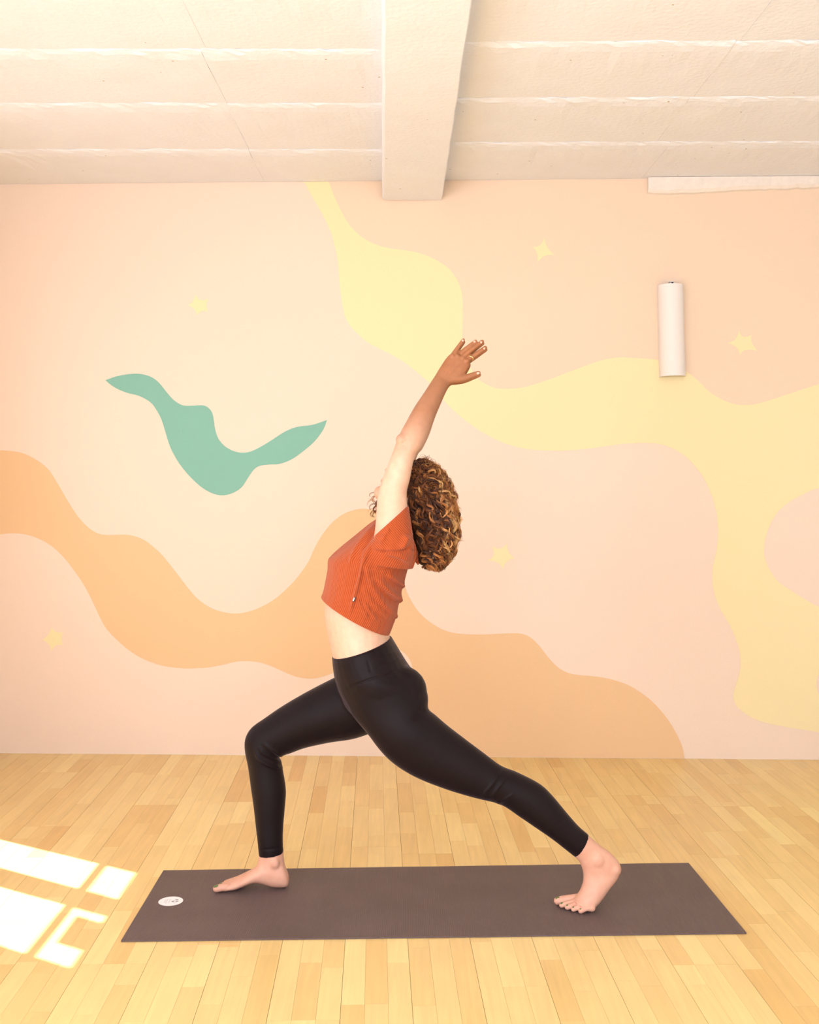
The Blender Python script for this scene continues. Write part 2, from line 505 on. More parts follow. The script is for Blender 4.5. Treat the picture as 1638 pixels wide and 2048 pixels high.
hole1 = [(1638,976),(1604,990),(1577.4,1004.8),(1555.5,1024),(1540.8,1048.7),(1531,1075.6),(1528.8,1091),(1528,1108.6),(1533.6,1128),(1544.6,1148),(1557.8,1164.6),(1579.8,1180),(1608.3,1197.6),(1638,1214),(1690,1232),(1740,1200),(1760,1100),(1735,1010),(1690,975)]
hole2 = [(1633,1368),(1638,1348),(1655,1335),(1685,1340),(1700,1370),(1680,1398),(1650,1400),(1638,1389)]
ylow_s = cat_rom(y_low, 3); yup_s = cat_rom(y_up, 3)
mural('mural_yellow_ribbon', [np.vstack([ylow_s, yup_s]), cat_rom(hole1, 3, True), cat_rom(hole2, 3, True)], M['yellow'], 0.0012, 'pale yellow painted ribbon')
# upper right field, above the ribbon
up_field = np.vstack([yup_s, np.array([(650, 330), (2110, 330), (2110, 790)])])
mural('mural_tan_field', [up_field], M['tan'], 0.0005, 'tan peach painted field')
g_pts = [(210.5,760.3),(234.4,752.2),(263.7,747.6),(285.7,748.6),(305.3,755.4),(319.9,767.6),(334.6,786),(346.8,799.4),(361.4,809),(376,811.6),(405,810.5),(417.2,816),(424.5,826),(427.5,840.6),(430.6,860),(436.8,877.2),(449,891.9),(466,901.6),(483,905.3),(500,903.3),(519.8,894.3),(544,879.7),(568.6,863.8),(593,854),(624.8,849.6),(654,839.9)]
g_pts2 = [(654,839.9),(646.8,858.9),(629.7,882),(607.7,901.6),(583.3,918.7),(558.9,928),(539.3,929.2),(519.8,931.7),(507.6,939.5),(495.4,956.6),(483,974.9),(466,985.9),(446.5,990.8),(427,987.6),(405,976),(380.6,954),(358.6,927.3),(341.5,896.8),(331.7,867.4),(323,839.4),(312,818.6),(300,804),(278.4,792),(256.4,786.4),(236.9,779),(222,770),(210.5,760.3)]
mural('mural_green_wave', [np.vstack([cat_rom(g_pts, 3)[:-1], cat_rom(g_pts2, 3)[:-1]])], M['green'], 0.0012, 'sea green painted wave')
o_up = [(-190,960),(-110,915),(-40,902),(0,900.7),(26.9,902.7),(48.8,907.5),(73.3,920),(95.2,937.3),(107.5,954.4),(122,978.9),(139.2,1008),(156.3,1033.8),(175.8,1054.6),(195.4,1066.8),(215,1070),(244.2,1069.2),(266.2,1071.6),(288,1080),(307.7,1094.8),(324.8,1110.8),(354,1147.4),(380.5,1182),(401,1202.5),(426,1217.6),(447.5,1224.3),(469,1227),(493,1224.3),(522.7,1213.6),(552.2,1196),(579,1172),(597.9,1150.4),(616.7,1123.6),(630,1094),(646.2,1067),(665,1044.3),(686.5,1028.2),(708,1020),(729.5,1017.5),(755,1024),(778,1048),(793,1090),(803,1140),(810.5,1175),(821.5,1200.6),(838.6,1225),(860.6,1244.5),(887.4,1260),(914.3,1267),(951,1269),(987.6,1268.2),(1024,1266.5),(1043.7,1267.7),(1060.8,1275),(1078,1291),(1095,1313),(1114.6,1333.7),(1136.5,1345.9),(1161,1350.3),(1177.7,1351.7),(1205,1355),(1232.4,1361.5),(1255.8,1370),(1275.4,1381),(1298.8,1398),(1320.3,1419.7),(1339.8,1445),(1355.4,1472.5),(1365.2,1496),(1369.5,1520)]
o_lo = [(905,1520),(880,1480),(845,1425),(830,1370),(825,1335),(816.6,1315),(804.4,1303),(790,1297),(740,1304),(700,1325),(666.4,1345.2),(640.9,1354.6),(619.4,1357.3),(595.2,1354),(573.7,1346.5),(549.5,1335.2),(522.7,1325.6),(498.5,1322.3),(474.3,1323),(447.5,1329),(420.6,1334.4),(400,1336),(366.3,1336.7),(327.2,1331.8),(293,1320.8),(263.7,1305),(234.4,1280.5),(212.5,1257.3),(197.8,1230.5),(183,1198.7),(166,1167),(146.5,1139),(127,1114.5),(105,1093.7),(80.6,1079),(53.7,1069.3),(26.9,1066.4),(0,1068.8),(-40,1076),(-110,1100),(-190,1150)]
mural('mural_orange_hills', [np.vstack([cat_rom(o_up, 3), cat_rom(o_lo, 3)])], M['orange'], 0.0012, 'warm orange painted hills')
stars = [
 [(390.3,588.3),(400.5,602.5),(416.2,596.6),(411.8,609.3),(415.2,624),(404,620),(393.2,631.3),(390.3,618.6),(375.6,609.8),(386.4,604.4)],
 [(1089.2,474.8),(1091.9,492.4),(1109,510),(1086.5,511.0),(1075.3,526),(1074.8,505.0),(1065,493.8),(1081,491.8)],
 [(1477.7,660.3),(1485,675.9),(1502.9,669.5),(1501.9,683),(1514.4,701.8),(1490.4,697.9),(1479.2,710.6),(1475.3,694.4),(1454.8,686),(1472.4,679.3)],
 [(1014.3,1085.9),(1015.3,1103.4),(1029,1115.7),(1010.4,1124.6),(1006,1140.6),(998.2,1124.6),(974.8,1121),(989,1111.3),(983.6,1093.2),(1002,1098.9)],
 [(103.2,1254.2),(111.5,1265.4),(126.7,1264.4),(121.8,1278),(127,1290.8),(111.5,1289.3),(101.7,1303.5),(99.3,1287.9),(83.2,1279),(96.4,1271.3)]]
for st in stars:
    pts = []
    n = len(st)
    for i in range(0, n, 2):
        a, c, b = np.array(st[i]), np.array(st[(i + 1) % n]), np.array(st[(i + 2) % n])
        for t in np.linspace(0, 1, 6)[:-1]:
            ctrl = 2 * c - (a + b) / 2
            ctrl = c + (ctrl - c) * 0.55
            pts.append((1-t)**2 * a + 2*t*(1-t)*ctrl + t*t*b)
    mural('mural_star', [pts], M['yellow'], 0.0014, 'small pale yellow painted star')

# other walls
def plain_wall(name, x0, x1, y0, y1, z0, z1):
    m_ = MB(); m_.box(x0, x1, y0, y1, z0, z1)
    return tag(m_.build(name, M['white_wall']), None, None, kind='structure')
tag(plain_wall('wall_right', XR, XR + 0.12, YB, wallY(XR), 0, ZC), 'plain white side wall right of the mural')
# left wall with window openings (Y0, Y1, Z0, Z1)
def holed_wall(name, fixed0, fixed1, axis, u0, u1, z0, z1, holes):
    m_ = MB()
    def bx(a, b, c, d):
        if b - a < 1e-4 or d - c < 1e-4: return
        if axis == 'y': m_.box(fixed0, fixed1, a, b, c, d)
        else: m_.box(a, b, fixed0, fixed1, c, d)
    cur = u0
    for (a, b, c, d) in sorted(holes):
        bx(cur, a, z0, z1)
        bx(a, b, z0, c); bx(a, b, d, z1)
        cur = b
    bx(cur, u1, z0, z1)
    return m_.build(name, M['left_wall'] if axis == 'y' else M['white_wall'])
def back_project(X, Y):            # floor point -> point on the left wall along the sunlight
    d = X - XL
    return Y + d * (0.502 / 0.865), d / 0.865 * math.tan(SUN_EL)
yb1_hi = back_project(-1.0737, 3.770)[0]; yb1_lo = back_project(-1.0737, 3.535)[0]
yb2_hi = back_project(-1.0711, 3.400)[0]; yb2_lo = back_project(-1.0711, 3.047)[0]
zt_lo = back_project(-1.0725, 3.4)[1]; zt_hi = back_project(-1.045, 3.4)[1]; z_top = back_project(-0.915, 3.4)[1]
win1 = (yb2_lo, yb1_hi, 0.75, z_top)
win2 = (-0.6, 2.4, 0.7, 2.2)
wl = holed_wall('wall_left', XL - 0.015, XL, 'y', YB, wallY(XL), 0, ZC, [win1, win2])
tag(wl, 'white side wall with sunny windows', None, kind='structure')
win3 = (-2.05, 1.5, 0.75, 2.45)
wr = holed_wall('wall_rear', YB - 0.12, YB, 'x', XL, XR, 0, ZC, [win3])
tag(wr, 'white wall with wide window behind the camera', None, kind='structure')
w1 = MB()
w1.box(XL - 0.012, XL - 0.001, yb2_hi, yb1_lo, win1[2], win1[3])
w1.box(XL - 0.012, XL - 0.001, win1[0], yb2_hi, zt_lo, zt_hi)
w1.box(XL - 0.012, XL - 0.001, yb1_lo, win1[1], zt_lo, zt_hi)
wo = tag(w1.build('window_1', M['frame']), 'white framed window letting in the sun', None, kind='structure')
ya, za = back_project(-0.985, 3.11); yb_, zb = back_project(-0.985, 3.30)
sh = MB(); sh.box(XL - 0.011, XL - 0.003, ya + 0.0, yb_ + 0.0, back_project(-1.010, 3.2)[1], z_top)
sh.build('sun_blocker', M['frame'], wo)  # added unseen panel that blocks sun, cutting the floor patch to an L
for nm, (a, b, c, d), ax in (('window_2', win2, 'y'), ('window_3', win3, 'x')):
    m_ = MB()
    def fr(u0, u1, z0, z1):
        if ax == 'y': m_.box(XL - 0.013, XL - 0.002, u0, u1, z0, z1)
        else: m_.box(u0, u1, YB - 0.08, YB - 0.04, z0, z1)
    fr(a, a + .05, c, d); fr(b - .05, b, c, d); fr(a + .05, b - .05, c, c + .05); fr(a + .05, b - .05, d - .05, d)
    for i in range(1, 4):
        u = a + (b - a) * i / 4
        fr(u - .02, u + .02, c + .05, d - .05)
    tag(m_.build(nm, M['frame']), 'white framed window with four lights', None, kind='structure')

# ceiling: slab > plaster boards in lapped rows, beam across
cb = MB(); cb.add([(XL-.1,YB-.1,ZC+.06),(XR+.1,YB-.1,ZC+.06),(XR+.1,5.13,ZC+.06),(XL-.1,5.31,ZC+.06),(XL-.1,YB-.1,ZC+.14),(XR+.1,YB-.1,ZC+.14),(XR+.1,5.13,ZC+.14),(XL-.1,5.31,ZC+.14)],
       [(0,3,2,1),(4,5,6,7),(0,1,5,4),(1,2,6,5),(2,3,7,6),(3,0,4,7)])
ceiling = tag(cb.build('ceiling', M['plaster']), 'rough white painted ceiling of lapped boards', None, kind='structure')
BZ = 2.685
def beamL(Y): return -0.133 + 0.0256 * (5.238 - Y)
def beamR(Y): return 0.157 + 0.009 * (5.229 - Y)
def ceiling_board(x0, x1, ynear, yfar, beam_side):
    nx = max(8, int(abs(x1 - x0) / 0.03)); 
    prof = [(0.0, 0.055), (0.0, 0.0), (0.022, -0.0032), (0.06, -0.0062), (0.14, -0.0078), (0.30, -0.0064), (0.60, -0.003), (1.0, 0.0)]
    ph = random.uniform(0, 50)
    v = []; f = []
    for i in range(nx + 1):
        u = i / nx
        for j, (w, dz) in enumerate(prof):
            Xm = 0.5 * (x0 + x1)
            Ym = ynear(Xm) + (yfar(Xm) - ynear(Xm)) * w
            xa = beamR(Ym) + 0.0003 if beam_side == 'l' else x0
            xb = beamL(Ym) - 0.0003 if beam_side == 'r' else x1
            X = xa + (xb - xa) * u
            yn, yf = ynear(X), yfar(X)
            jit = 0.003 * math.sin(X * 23 + ph) + 0.002 * math.sin(X * 61 + 2 * ph) + random.gauss(0, 0.002)
            Y = yn + (yf - yn) * w + (jit if j in (1, 2) else 0)
            Z = ZC + dz + (0.0016 * math.sin(X * 17 + ph) + random.gauss(0, 0.0012) if 1 <= j <= 5 else 0)
            v.append((X, Y, Z))
    m_ = len(prof)
    for i in range(nx):
        for j in range(m_ - 1):
            a = i * m_ + j
            f.append((a, a + 1, a + m_ + 1, a + m_))
    f.append(tuple(range(m_))); f.append(tuple(range(nx * m_ + m_ - 1, nx * m_ - 1, -1)))
    # lid
    for i in range(nx):
        f.append((i * m_, (i + 1) * m_, (i + 1) * m_ + m_ - 1, i * m_ + m_ - 1))
    o = mesh_obj('ceiling_board', v, f, M['plaster'], ceiling)
    for p in o.data.polygons: p.use_smooth = False
    return o
left_rows = [W0 + 0.01, 4.735, 4.155, 3.635]; right_rows = [W0, 4.64, 4.10, 3.575]
while left_rows[-1] > YB: left_rows.append(left_rows[-1] - 0.53); right_rows.append(right_rows[-1] - 0.53)
for rows, jx, side in ((left_rows, -0.70, 'L'), (right_rows, 1.09, 'R')):
    for i in range(len(rows) - 1):
        yf, yn = rows[i], max(rows[i + 1], YB + 0.01)
        if yf - yn < 0.05: continue
        if i == 0:
            yfar = lambda X: wallY(X) - 0.002
        else:
            yfar = (lambda X, y=yf: y) if side == 'L' else (lambda X, y=yf: y - 0.012 * (X - 0.2))
        ynear = (lambda X, y=yn: y) if side == 'L' else (lambda X, y=yn: y - 0.012 * (X - 0.2))
        j = jx + random.uniform(-0.035, 0.035)
        ymid = (yf + yn) / 2
        if side == 'L':
            ceiling_board(XL + .004, j - .0004, ynear, yfar, '')
            ceiling_board(j + .0004, beamL(ymid), ynear, yfar, 'r')
        else:
            ceiling_board(beamR(ymid), j - .0004, ynear, yfar, 'l')
            ceiling_board(j + .0004, XR - .004, ynear, yfar, '')
# beam
v = []
ys = np.linspace(YB + 0.01, 5.226, 60)
for y in ys:
    ye = min(y, 5.226)
    jl, jr = random.gauss(0, .0012), random.gauss(0, .0012)
    xl, xr = beamL(ye) , beamR(ye)
    v += [(xl, ye, ZC + 0.055), (xl + jl, ye, BZ + 0.012), (xl + 0.010 + jl, ye, BZ + random.gauss(0, .0008)),
          ((xl + xr) / 2, ye, BZ + random.gauss(0, .0008)), (xr - 0.004 + jr, ye, BZ), (xr + jr, ye, BZ + 0.005), (xr, ye, ZC + 0.055)]
f = []
for i in range(len(ys) - 1):
    for j in range(7):
        a, b = i * 7 + j, i * 7 + (j + 1) % 7
        f.append((a, b, b + 7, a + 7))
f.append(tuple(range(7))); f.append(tuple(range(len(ys) * 7 - 1, len(ys) * 7 - 8, -1)))
tag(mesh_obj('trim_1', v, f, M['plaster']), 'white ceiling beam running to the mural wall', None, kind='structure')
# plaster ledge at the upper right of the wall
xa = on_wall(1294, 370)[0]; xb = XR - 0.01
v = []; f = []
nn = 70
for i in range(nn + 1):
    X = xa + (xb - xa) * i / nn
    Y = wallY(X)
    k = CX + F * X / Y
    low = np.interp(k, [1290, 1305, 1345, 1420, 1500, 1638, 1900], [383, 388, 388.5, 385, 380.5, 376, 370]) + random.gauss(0, .5)
    d = 0.030 + random.gauss(0, .0010)
    zl = HC - (low - HY) * (Y - d * .5) / F
    v += [(X, Y, zl), (X, Y - d * .55, zl + .004), (X, Y - d, zl + 0.018 + random.gauss(0, .001)), (X, Y - d, ZC - 0.002), (X, Y - .002, ZC - 0.001)]
for i in range(nn):
    for j in range(5):
        a, b = i * 5 + j, i * 5 + (j + 1) % 5
        f.append((a, b, b + 5, a + 5))
f.append(tuple(range(5))); f.append(tuple(range(nn * 5 + 4, nn * 5 - 1, -1)))
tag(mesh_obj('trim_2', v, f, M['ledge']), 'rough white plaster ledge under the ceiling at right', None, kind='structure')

# ------------------------------------------------------------------ wall lamp
lc = on_wall(1341, 663)
lamp = empty('wall_lamp', tuple(lc))
tag(lamp, 'white half-cylinder wall lamp mounted on the mural wall', 'lamp')
r, hgt, tilt = 0.060, 0.218, math.radians(1.4)
yc = lc[1] - 0.035
mb = MB(); ns = 24
rings = []
for (rr, order) in ((r, 1), (r - 0.004, -1)):
    for z in (-hgt, hgt):
        for i in range(ns + 1):
            a = math.pi * (1 + i / ns)
            x, y = rr * math.cos(a), rr * math.sin(a) * 0.95
            rings.append((lc[0] + x - z * math.sin(tilt), lc[1] - 0.02 + y, lc[2] + z + x * 0.02))
m_ = ns + 1
f = []
for i in range(ns):
    f.append((i, i + 1, m_ + i + 1, m_ + i))
    f.append((2*m_ + i + 1, 2*m_ + i, 3*m_ + i, 3*m_ + i + 1))
    f.append((i + 1, i, 2*m_ + i, 2*m_ + i + 1))
    f.append((m_ + i, m_ + i + 1, 3*m_ + i + 1, 3*m_ + i))
f.append((0, m_, 3*m_, 2*m_)); f.append((ns, 2*m_ + ns, 3*m_ + ns, m_ + ns))
# rear flanges back to the wall
for side in (0, ns):
    for lo_hi in (0,):
        p0, p1 = rings[side], rings[m_ + side]
        n = len(rings)
        rings += [(p0[0], wallY(p0[0]) - 0.001, p0[2]), (p1[0], wallY(p1[0]) - 0.001, p1[2])]
        f.append((side, m_ + side, n + 1, n))
# floor of the shade
n = len(rings)
rings.append((lc[0] + hgt * math.sin(tilt), lc[1] - 0.02, lc[2] - hgt + 0.012))
for i in range(ns): f.append((i + 1, i, n))
outer = [f[4 * i_] for i_ in range(ns)]
other = [x for i_, x in enumerate(f) if not (i_ < 4 * ns and i_ % 4 == 0)]
nr = len(rings)
so = mesh_obj('shade', rings + rings, outer + [tuple(k_ + nr for k_ in x) for x in other], M['lamp'], lamp)
for i_ in range(ns): so.data.polygons[i_].use_smooth = True
mb = MB(); mb.box(lc[0] - .008, lc[0] + .018, lc[1] - .022, lc[1] - .002, lc[2] + hgt - 0.02, lc[2] + hgt + .014)
mb.build('bracket', M['lamp'], lamp)
mb = MB(); mb.box(lc[0] - .012, lc[0] + .012, lc[1] - .03, lc[1] - .0015, lc[2] + hgt + .0145, lc[2] + hgt + .018)
mb.build('bracket_plate', M['lamp'], lamp)
mb = MB(); mb.box(lc[0] - .001, lc[0] + .006, lc[1] - .028, lc[1] - .023, lc[2] + hgt + .006, lc[2] + hgt + .014)
mb.build('screw', M['dark'], lamp)

# ------------------------------------------------------------------ yoga mat
q = mat_poly
mat_root = empty('yoga_mat', tuple((q[0] + q[2]) / 2 * np.array([1, 1, 0])))
tag(mat_root, 'long dark brown yoga mat unrolled on the parquet floor', 'yoga mat')
nx, ny = 90, 30
v = []; f = []
for j in range(ny + 1):
    for i in range(nx + 1):
        a, b = i / nx, j / ny
        p = (1-a)*(1-b)*q[0] + a*(1-b)*q[1] + a*b*q[2] + (1-a)*b*q[3]
        z = 0.005 + 0.0002 * math.sin(a * 40 + b * 9)
        v.append((p[0], p[1], z))
n1 = len(v)
for j in range(ny):
    for i in range(nx):
        k = j * (nx + 1) + i
        f.append((k, k + 1, k + nx + 2, k + nx + 1))
ring = [i for i in range(nx + 1)] + [(j) * (nx + 1) + nx for j in range(1, ny + 1)] + [ny * (nx + 1) + i for i in range(nx - 1, -1, -1)] + [j * (nx + 1) for j in range(ny - 1, 0, -1)]
cen = (q[0] + q[1] + q[2] + q[3]) / 4
base = len(v)
for k in ring:
    v.append((v[k][0], v[k][1], 0.0006))
for i in range(len(ring)):
    a, b = ring[i], ring[(i + 1) % len(ring)]
    f.append((b, a, base + i, base + (i + 1) % len(ring)))
f.append(tuple(base + i for i in range(len(ring) - 1, -1, -1)))
mesh_obj('mat_sheet', v, f, M['mat'], mat_root)
# round label
lcn = on_floor(341.5, 1802.5, .0054)
def disc(cx_, cy_, r0, r1, a0, a1, z, n=40):
    vv = []; ff = []
    for i in range(n + 1):
        a = a0 + (a1 - a0) * i / n
        vv.append((cx_ + r0 * math.cos(a), cy_ + r0 * math.sin(a), z)); vv.append((cx_ + r1 * math.cos(a), cy_ + r1 * math.sin(a), z))
    for i in range(n): ff.append((2*i, 2*i + 1, 2*i + 3, 2*i + 2))
    return vv, ff
lab = MB(); lab.add(*disc(lcn[0], lcn[1], 0.0, 0.0385, 0, 2 * math.pi, 0.0057))
lo = lab.build('round_label', M['sticker'], mat_root); lo['label'] = 'white round sticker with a small dark emblem'
em = MB()
ex, ey = lcn[0] + 0.0135, lcn[1] + 0.003
for a0 in (0.6, 3.4, 4.9):
    em.add(*disc(ex, ey, 0.0085, 0.0115, a0, a0 + 1.25, 0.0059, 12))
em.add(*disc(ex - 0.004, ey - 0.003, 0.0, 0.004, 0.2, 2.6, 0.0059, 10))
em.add(*disc(ex + 0.004, ey + 0.003, 0.0, 0.0035, 3.2, 5.6, 0.0059, 10))
em.build('emblem', M['ink'], lo)
tx = MB()
for i, (dx, n_) in enumerate(((-0.004, 5), (-0.012, 6), (-0.018, 4))):
    for k in range(n_):
        yy = lcn[1] + (k - (n_ - 1) / 2) * 0.0062
        tx.add([(lcn[0]+dx-.0018, yy-.0019, .0059), (lcn[0]+dx+.0018, yy-.0019, .0059), (lcn[0]+dx+.0012, yy+.0017, .0059), (lcn[0]+dx-.0018, yy+.0012, .0059)], [(0, 1, 2, 3)])
tx.build('faint_lettering', M['pale_ink'], lo)

# ------------------------------------------------------------------ the person
person = empty('person', (0.0, 3.45, 0.005))
tag(person, 'person in orange ribbed crop top and black leggings in a high lunge, arms raised', 'person')

class Body(MB):
    def loft(self, rings, sub=5, n=28, cap=True):
        """rings: (centre, a, b) half axes; Catmull-Rom between them"""
        arr = np.array([np.concatenate([c, a, b]) for c, a, b in rings])
        arr = cat_rom(arr, sub)
        th = np.linspace(0, 2 * math.pi, n, endpoint=False)
        vv = []
        for r_ in arr:
            c, a, b = r_[:3], r_[3:6], r_[6:9]
            vv += [c + a * math.cos(t) + b * math.sin(t) for t in th]
        ff = []
        k = len(arr)
        for i in range(k - 1):
            for j in range(n):
                ff.append((i*n + j, i*n + (j+1) % n, (i+1)*n + (j+1) % n, (i+1)*n + j))
        if cap:
            vv.append(arr[0][:3]); vv.append(arr[-1][:3])
            c0, c1 = len(vv) - 2, len(vv) - 1
            for j in range(n):
                ff.append((c0, (j+1) % n, j)); ff.append((c1, (k-1)*n + j, (k-1)*n + (j+1) % n))
        # outward orientation
        a0 = arr[0]; d = arr[min(1, k-1)][:3] - a0[:3]
        if np.dot(np.cross(a0[3:6], a0[6:9]), d) < 0: ff = [tuple(reversed(x)) for x in ff]
        self.add(vv, ff)
    def rows(self, rows, inset=0.0, **kw):
        """rows: (x0,y0,x1,y1,Y,b) silhouette pairs in pixels at depth Y"""
        rr = []
        for (x0, y0, x1, y1, Y, b) in rows:
            p0, p1 = P(x0, y0, Y), P(x1, y1, Y)
            c = (p0 + p1) / 2; a = (p1 - p0) / 2
            L = np.linalg.norm(a)
            a = a * max(0.2, (L - inset) / L)
            rr.append((c, a, np.array([0, max(.005, b - inset), 0])))
        self.loft(rr, **kw)
    def tube(self, pts, rad, n=14, sub=4, flat=None):
        """rounded tube through world points"""
        pts = [np.array(p, float) for p in pts]
        P2 = cat_rom(pts, sub); R2 = np.interp(np.linspace(0, len(pts)-1, len(P2)), range(len(pts)), rad)
        t0 = (P2[1]-P2[0])/np.linalg.norm(P2[1]-P2[0]); t1 = (P2[-1]-P2[-2])/np.linalg.norm(P2[-1]-P2[-2])
        C = []; R = []
        for a in (85, 60, 30):
            C.append(P2[0] - t0 * R2[0] * math.sin(math.radians(a))); R.append(R2[0] * math.cos(math.radians(a)))
        C += list(P2); R += list(R2)
        for a in (30, 60, 85):
            C.append(P2[-1] + t1 * R2[-1] * math.sin(math.radians(a))); R.append(R2[-1] * math.cos(math.radians(a)))
        rr = []
        for i, (c, r_) in enumerate(zip(C, R)):
            t = C[min(i+1, len(C)-1)] - C[max(i-1, 0)]; t = t / np.linalg.norm(t)
            ref = np.array([0, 1, 0.0]) if abs(t[1]) < 0.9 else np.array([1, 0, 0.0])
            a = np.cross(t, ref); a /= np.linalg.norm(a); b = np.cross(t, a)
            fl_ = 1.0 if flat is None else flat
            rr.append((c, a * r_, b * r_ * fl_))
        self.loft(rr, sub=1, n=n)
    def ball(self, c, r, ax=None):
        r = np.array([r]*3 if np.isscalar(r) else r, float)
        A = np.eye(3) if ax is None else np.array(ax)
        rr = []
        for a in np.linspace(-88, 88, 12):
            s, k = math.sin(math.radians(a)), math.cos(math.radians(a))
            rr.append((np.array(c) + A[0]*r[0]*s, A[1]*r[1]*k, A[2]*r[2]*k))
        self.loft(rr, sub=1, n=20)

def remesh(mb, name, mat, parent, voxel, smooth_it, factor=0.5):
    tmp = mb.build('tmp_' + name, mat)
    md = tmp.modifiers.new('r', 'REMESH'); md.mode = 'VOXEL'; md.voxel_size = voxel; md.use_smooth_shade = True
    if smooth_it:
        ms = tmp.modifiers.new('s', 'SMOOTH'); ms.factor = factor; ms.iterations = smooth_it
    dg = bpy.context.evaluated_depsgraph_get()
    me = bpy.data.meshes.new_from_object(tmp.evaluated_get(dg))
    me.name = name
    bpy.data.objects.remove(tmp)
    me.materials.clear(); me.materials.append(mat)
    me.polygons.foreach_set('use_smooth', [True] * len(me.polygons))
    return link(bpy.data.objects.new(name, me), parent)

def soften(o, keep, it):
    me = o.data
    vg = o.vertex_groups.new(name='w')
    w = np.clip(keep, 0, 1)
    for lv in range(1, 6):
        idx = np.nonzero(np.round(w * 5).astype(int) == lv)[0]
        if len(idx): vg.add(idx.tolist(), lv / 5, 'REPLACE')
    ms = o.modifiers.new('s', 'SMOOTH'); ms.factor = 0.5; ms.iterations = it; ms.vertex_group = 'w'
    dg = bpy.context.evaluated_depsgraph_get()
    m2 = bpy.data.meshes.new_from_object(o.evaluated_get(dg))
    co_ = get_co(m2)
    o.modifiers.clear(); o.vertex_groups.clear()
    bpy.data.meshes.remove(m2)
    set_co(me, co_)

def get_co(me):
    a = np.empty(len(me.vertices) * 3, dtype=np.float32); me.vertices.foreach_get('co', a); return a.reshape(-1, 3).astype(float)
def get_no(me):
    a = np.empty(len(me.vertices) * 3, dtype=np.float32); me.vertex_normals.foreach_get('vector', a); return a.reshape(-1, 3).astype(float)
def set_co(me, co):
    me.vertices.foreach_set('co', co.astype(np.float32).ravel()); me.update()
def to_px(co): return np.stack([CX + F * co[:, 0] / co[:, 1], HY - F * (co[:, 2] - HC) / co[:, 1]], 1)
def fattr(me, name, val):
    a = me.attributes.new(name, 'FLOAT', 'POINT'); a.data.foreach_set('value', val.astype(np.float32))

def poly_dist(p, line):
    """distance, signed side, fraction along for pixel points to a polyline"""
    line = np.array(line, float)
    best = np.full(len(p), 1e9); side = np.zeros(len(p)); frac = np.zeros(len(p))
    seg = np.linalg.norm(np.diff(line, axis=0), axis=1); cum = np.concatenate([[0], np.cumsum(seg)])
    for i in range(len(line) - 1):
        a, b = line[i], line[i+1]; d = b - a; L2 = d @ d
        t = np.clip(((p - a) @ d) / L2, 0, 1)
        q_ = p - (a + t[:, None] * d)
        dist = np.hypot(q_[:, 0], q_[:, 1])
        m_ = dist < best
        best[m_] = dist[m_]
        side[m_] = np.sign(d[0]*q_[:, 1] - d[1]*q_[:, 0])[m_]
        frac[m_] = ((cum[i] + t * seg[i]) / cum[-1])[m_]
    return best, side, frac

def folds(o, lines, ymax):
    """real relief: each line = (points, height m, width px, steepness of the far side)"""
    me = o.data
    co, no = get_co(me), get_no(me)
    px = to_px(co)
    disp = np.zeros(len(co))
    for pts, h, w, asym in lines:
        pts = cat_rom(pts, 5)
        d, s, fr_ = poly_dist(px, pts)
        ww = np.where(s > 0, w, w * asym)
        disp += h * np.exp(-(d / ww) ** 2) * np.clip(fr_ * 4, 0, 1) * np.clip((1 - fr_) * 6 + 0.3, 0, 1)
    facing = np.clip((ymax - co[:, 1]) / 0.03, 0, 1)
    co += no * (disp * facing)[:, None]
    set_co(me, co)

# silhouette tables (pixel pairs, depth, half depth)
TORSO = [(715,1440,838,1422,3.45,.150),(690,1412,850,1405,3.45,.165),(673,1362,842,1362,3.45,.17),(667,1335,818,1335,3.45,.16)]
MID = [(665,1310,783,1284,3.45,.142),(657,1275,779,1266,3.45,.134),(650,1245,783,1250,3.45,.130),(649,1215,789,1228,3.45,.130),(655,1190,795,1208,3.45,.133)]
CHEST = [(662,1150,800,1178,3.45,.138),(664,1122,808,1150,3.45,.142),(688,1097,815,1122,3.45,.148),(718,1072,820,1092,3.45,.150),(748,1052,822,1068,3.45,.120),(770,1036,822,1047,3.45,.066),(780,1012,828,1024,3.45,.058),(788,990,836,1000,3.45,.058)]
NEAR_LEG = [(668,1338,822,1338,3.425,.132),(676,1372,846,1366,3.408,.118),(690,1404,855,1386,3.395,.105),(706,1432,857,1398,3.385,.096),(735,1467,857,1418,3.375,.092),(760,1500,873,1432,3.37,.089),(788,1527,895,1451,3.37,.084),(830,1553,925,1474,3.37,.077),(890,1577,965,1504,3.37,.068),(946,1594,1003,1532,3.37,.060),(1000,1608,1035,1545,3.37,.056),(1040,1634,1080,1568,3.37,.055),(1068,1653,1105,1591,3.37,.053),(1100,1675,1130,1621,3.37,.047),(1130,1698,1157,1652,3.37,.040),(1149,1713,1178,1670,3.37,.036)]
FAR_LEG = [(770,1455,690,1345,3.52,.098),(712,1476,645,1367,3.53,.088),(662,1484,600,1391,3.54,.080),(612,1495,560,1415,3.55,.070),(582,1506,528,1437,3.553,.062),(563,1512,502,1456,3.555,.058),(556,1516,490,1478,3.555,.056),(562,1521,490,1503,3.555,.054),(566,1541,496,1533,3.555,.052),(572,1580,502,1577,3.553,.053),(570,1615,507,1612,3.55,.050),(567,1650,511,1648,3.545,.044),(566,1680,515,1683,3.54,.040),(567,1705,518,1711,3.54,.038)]

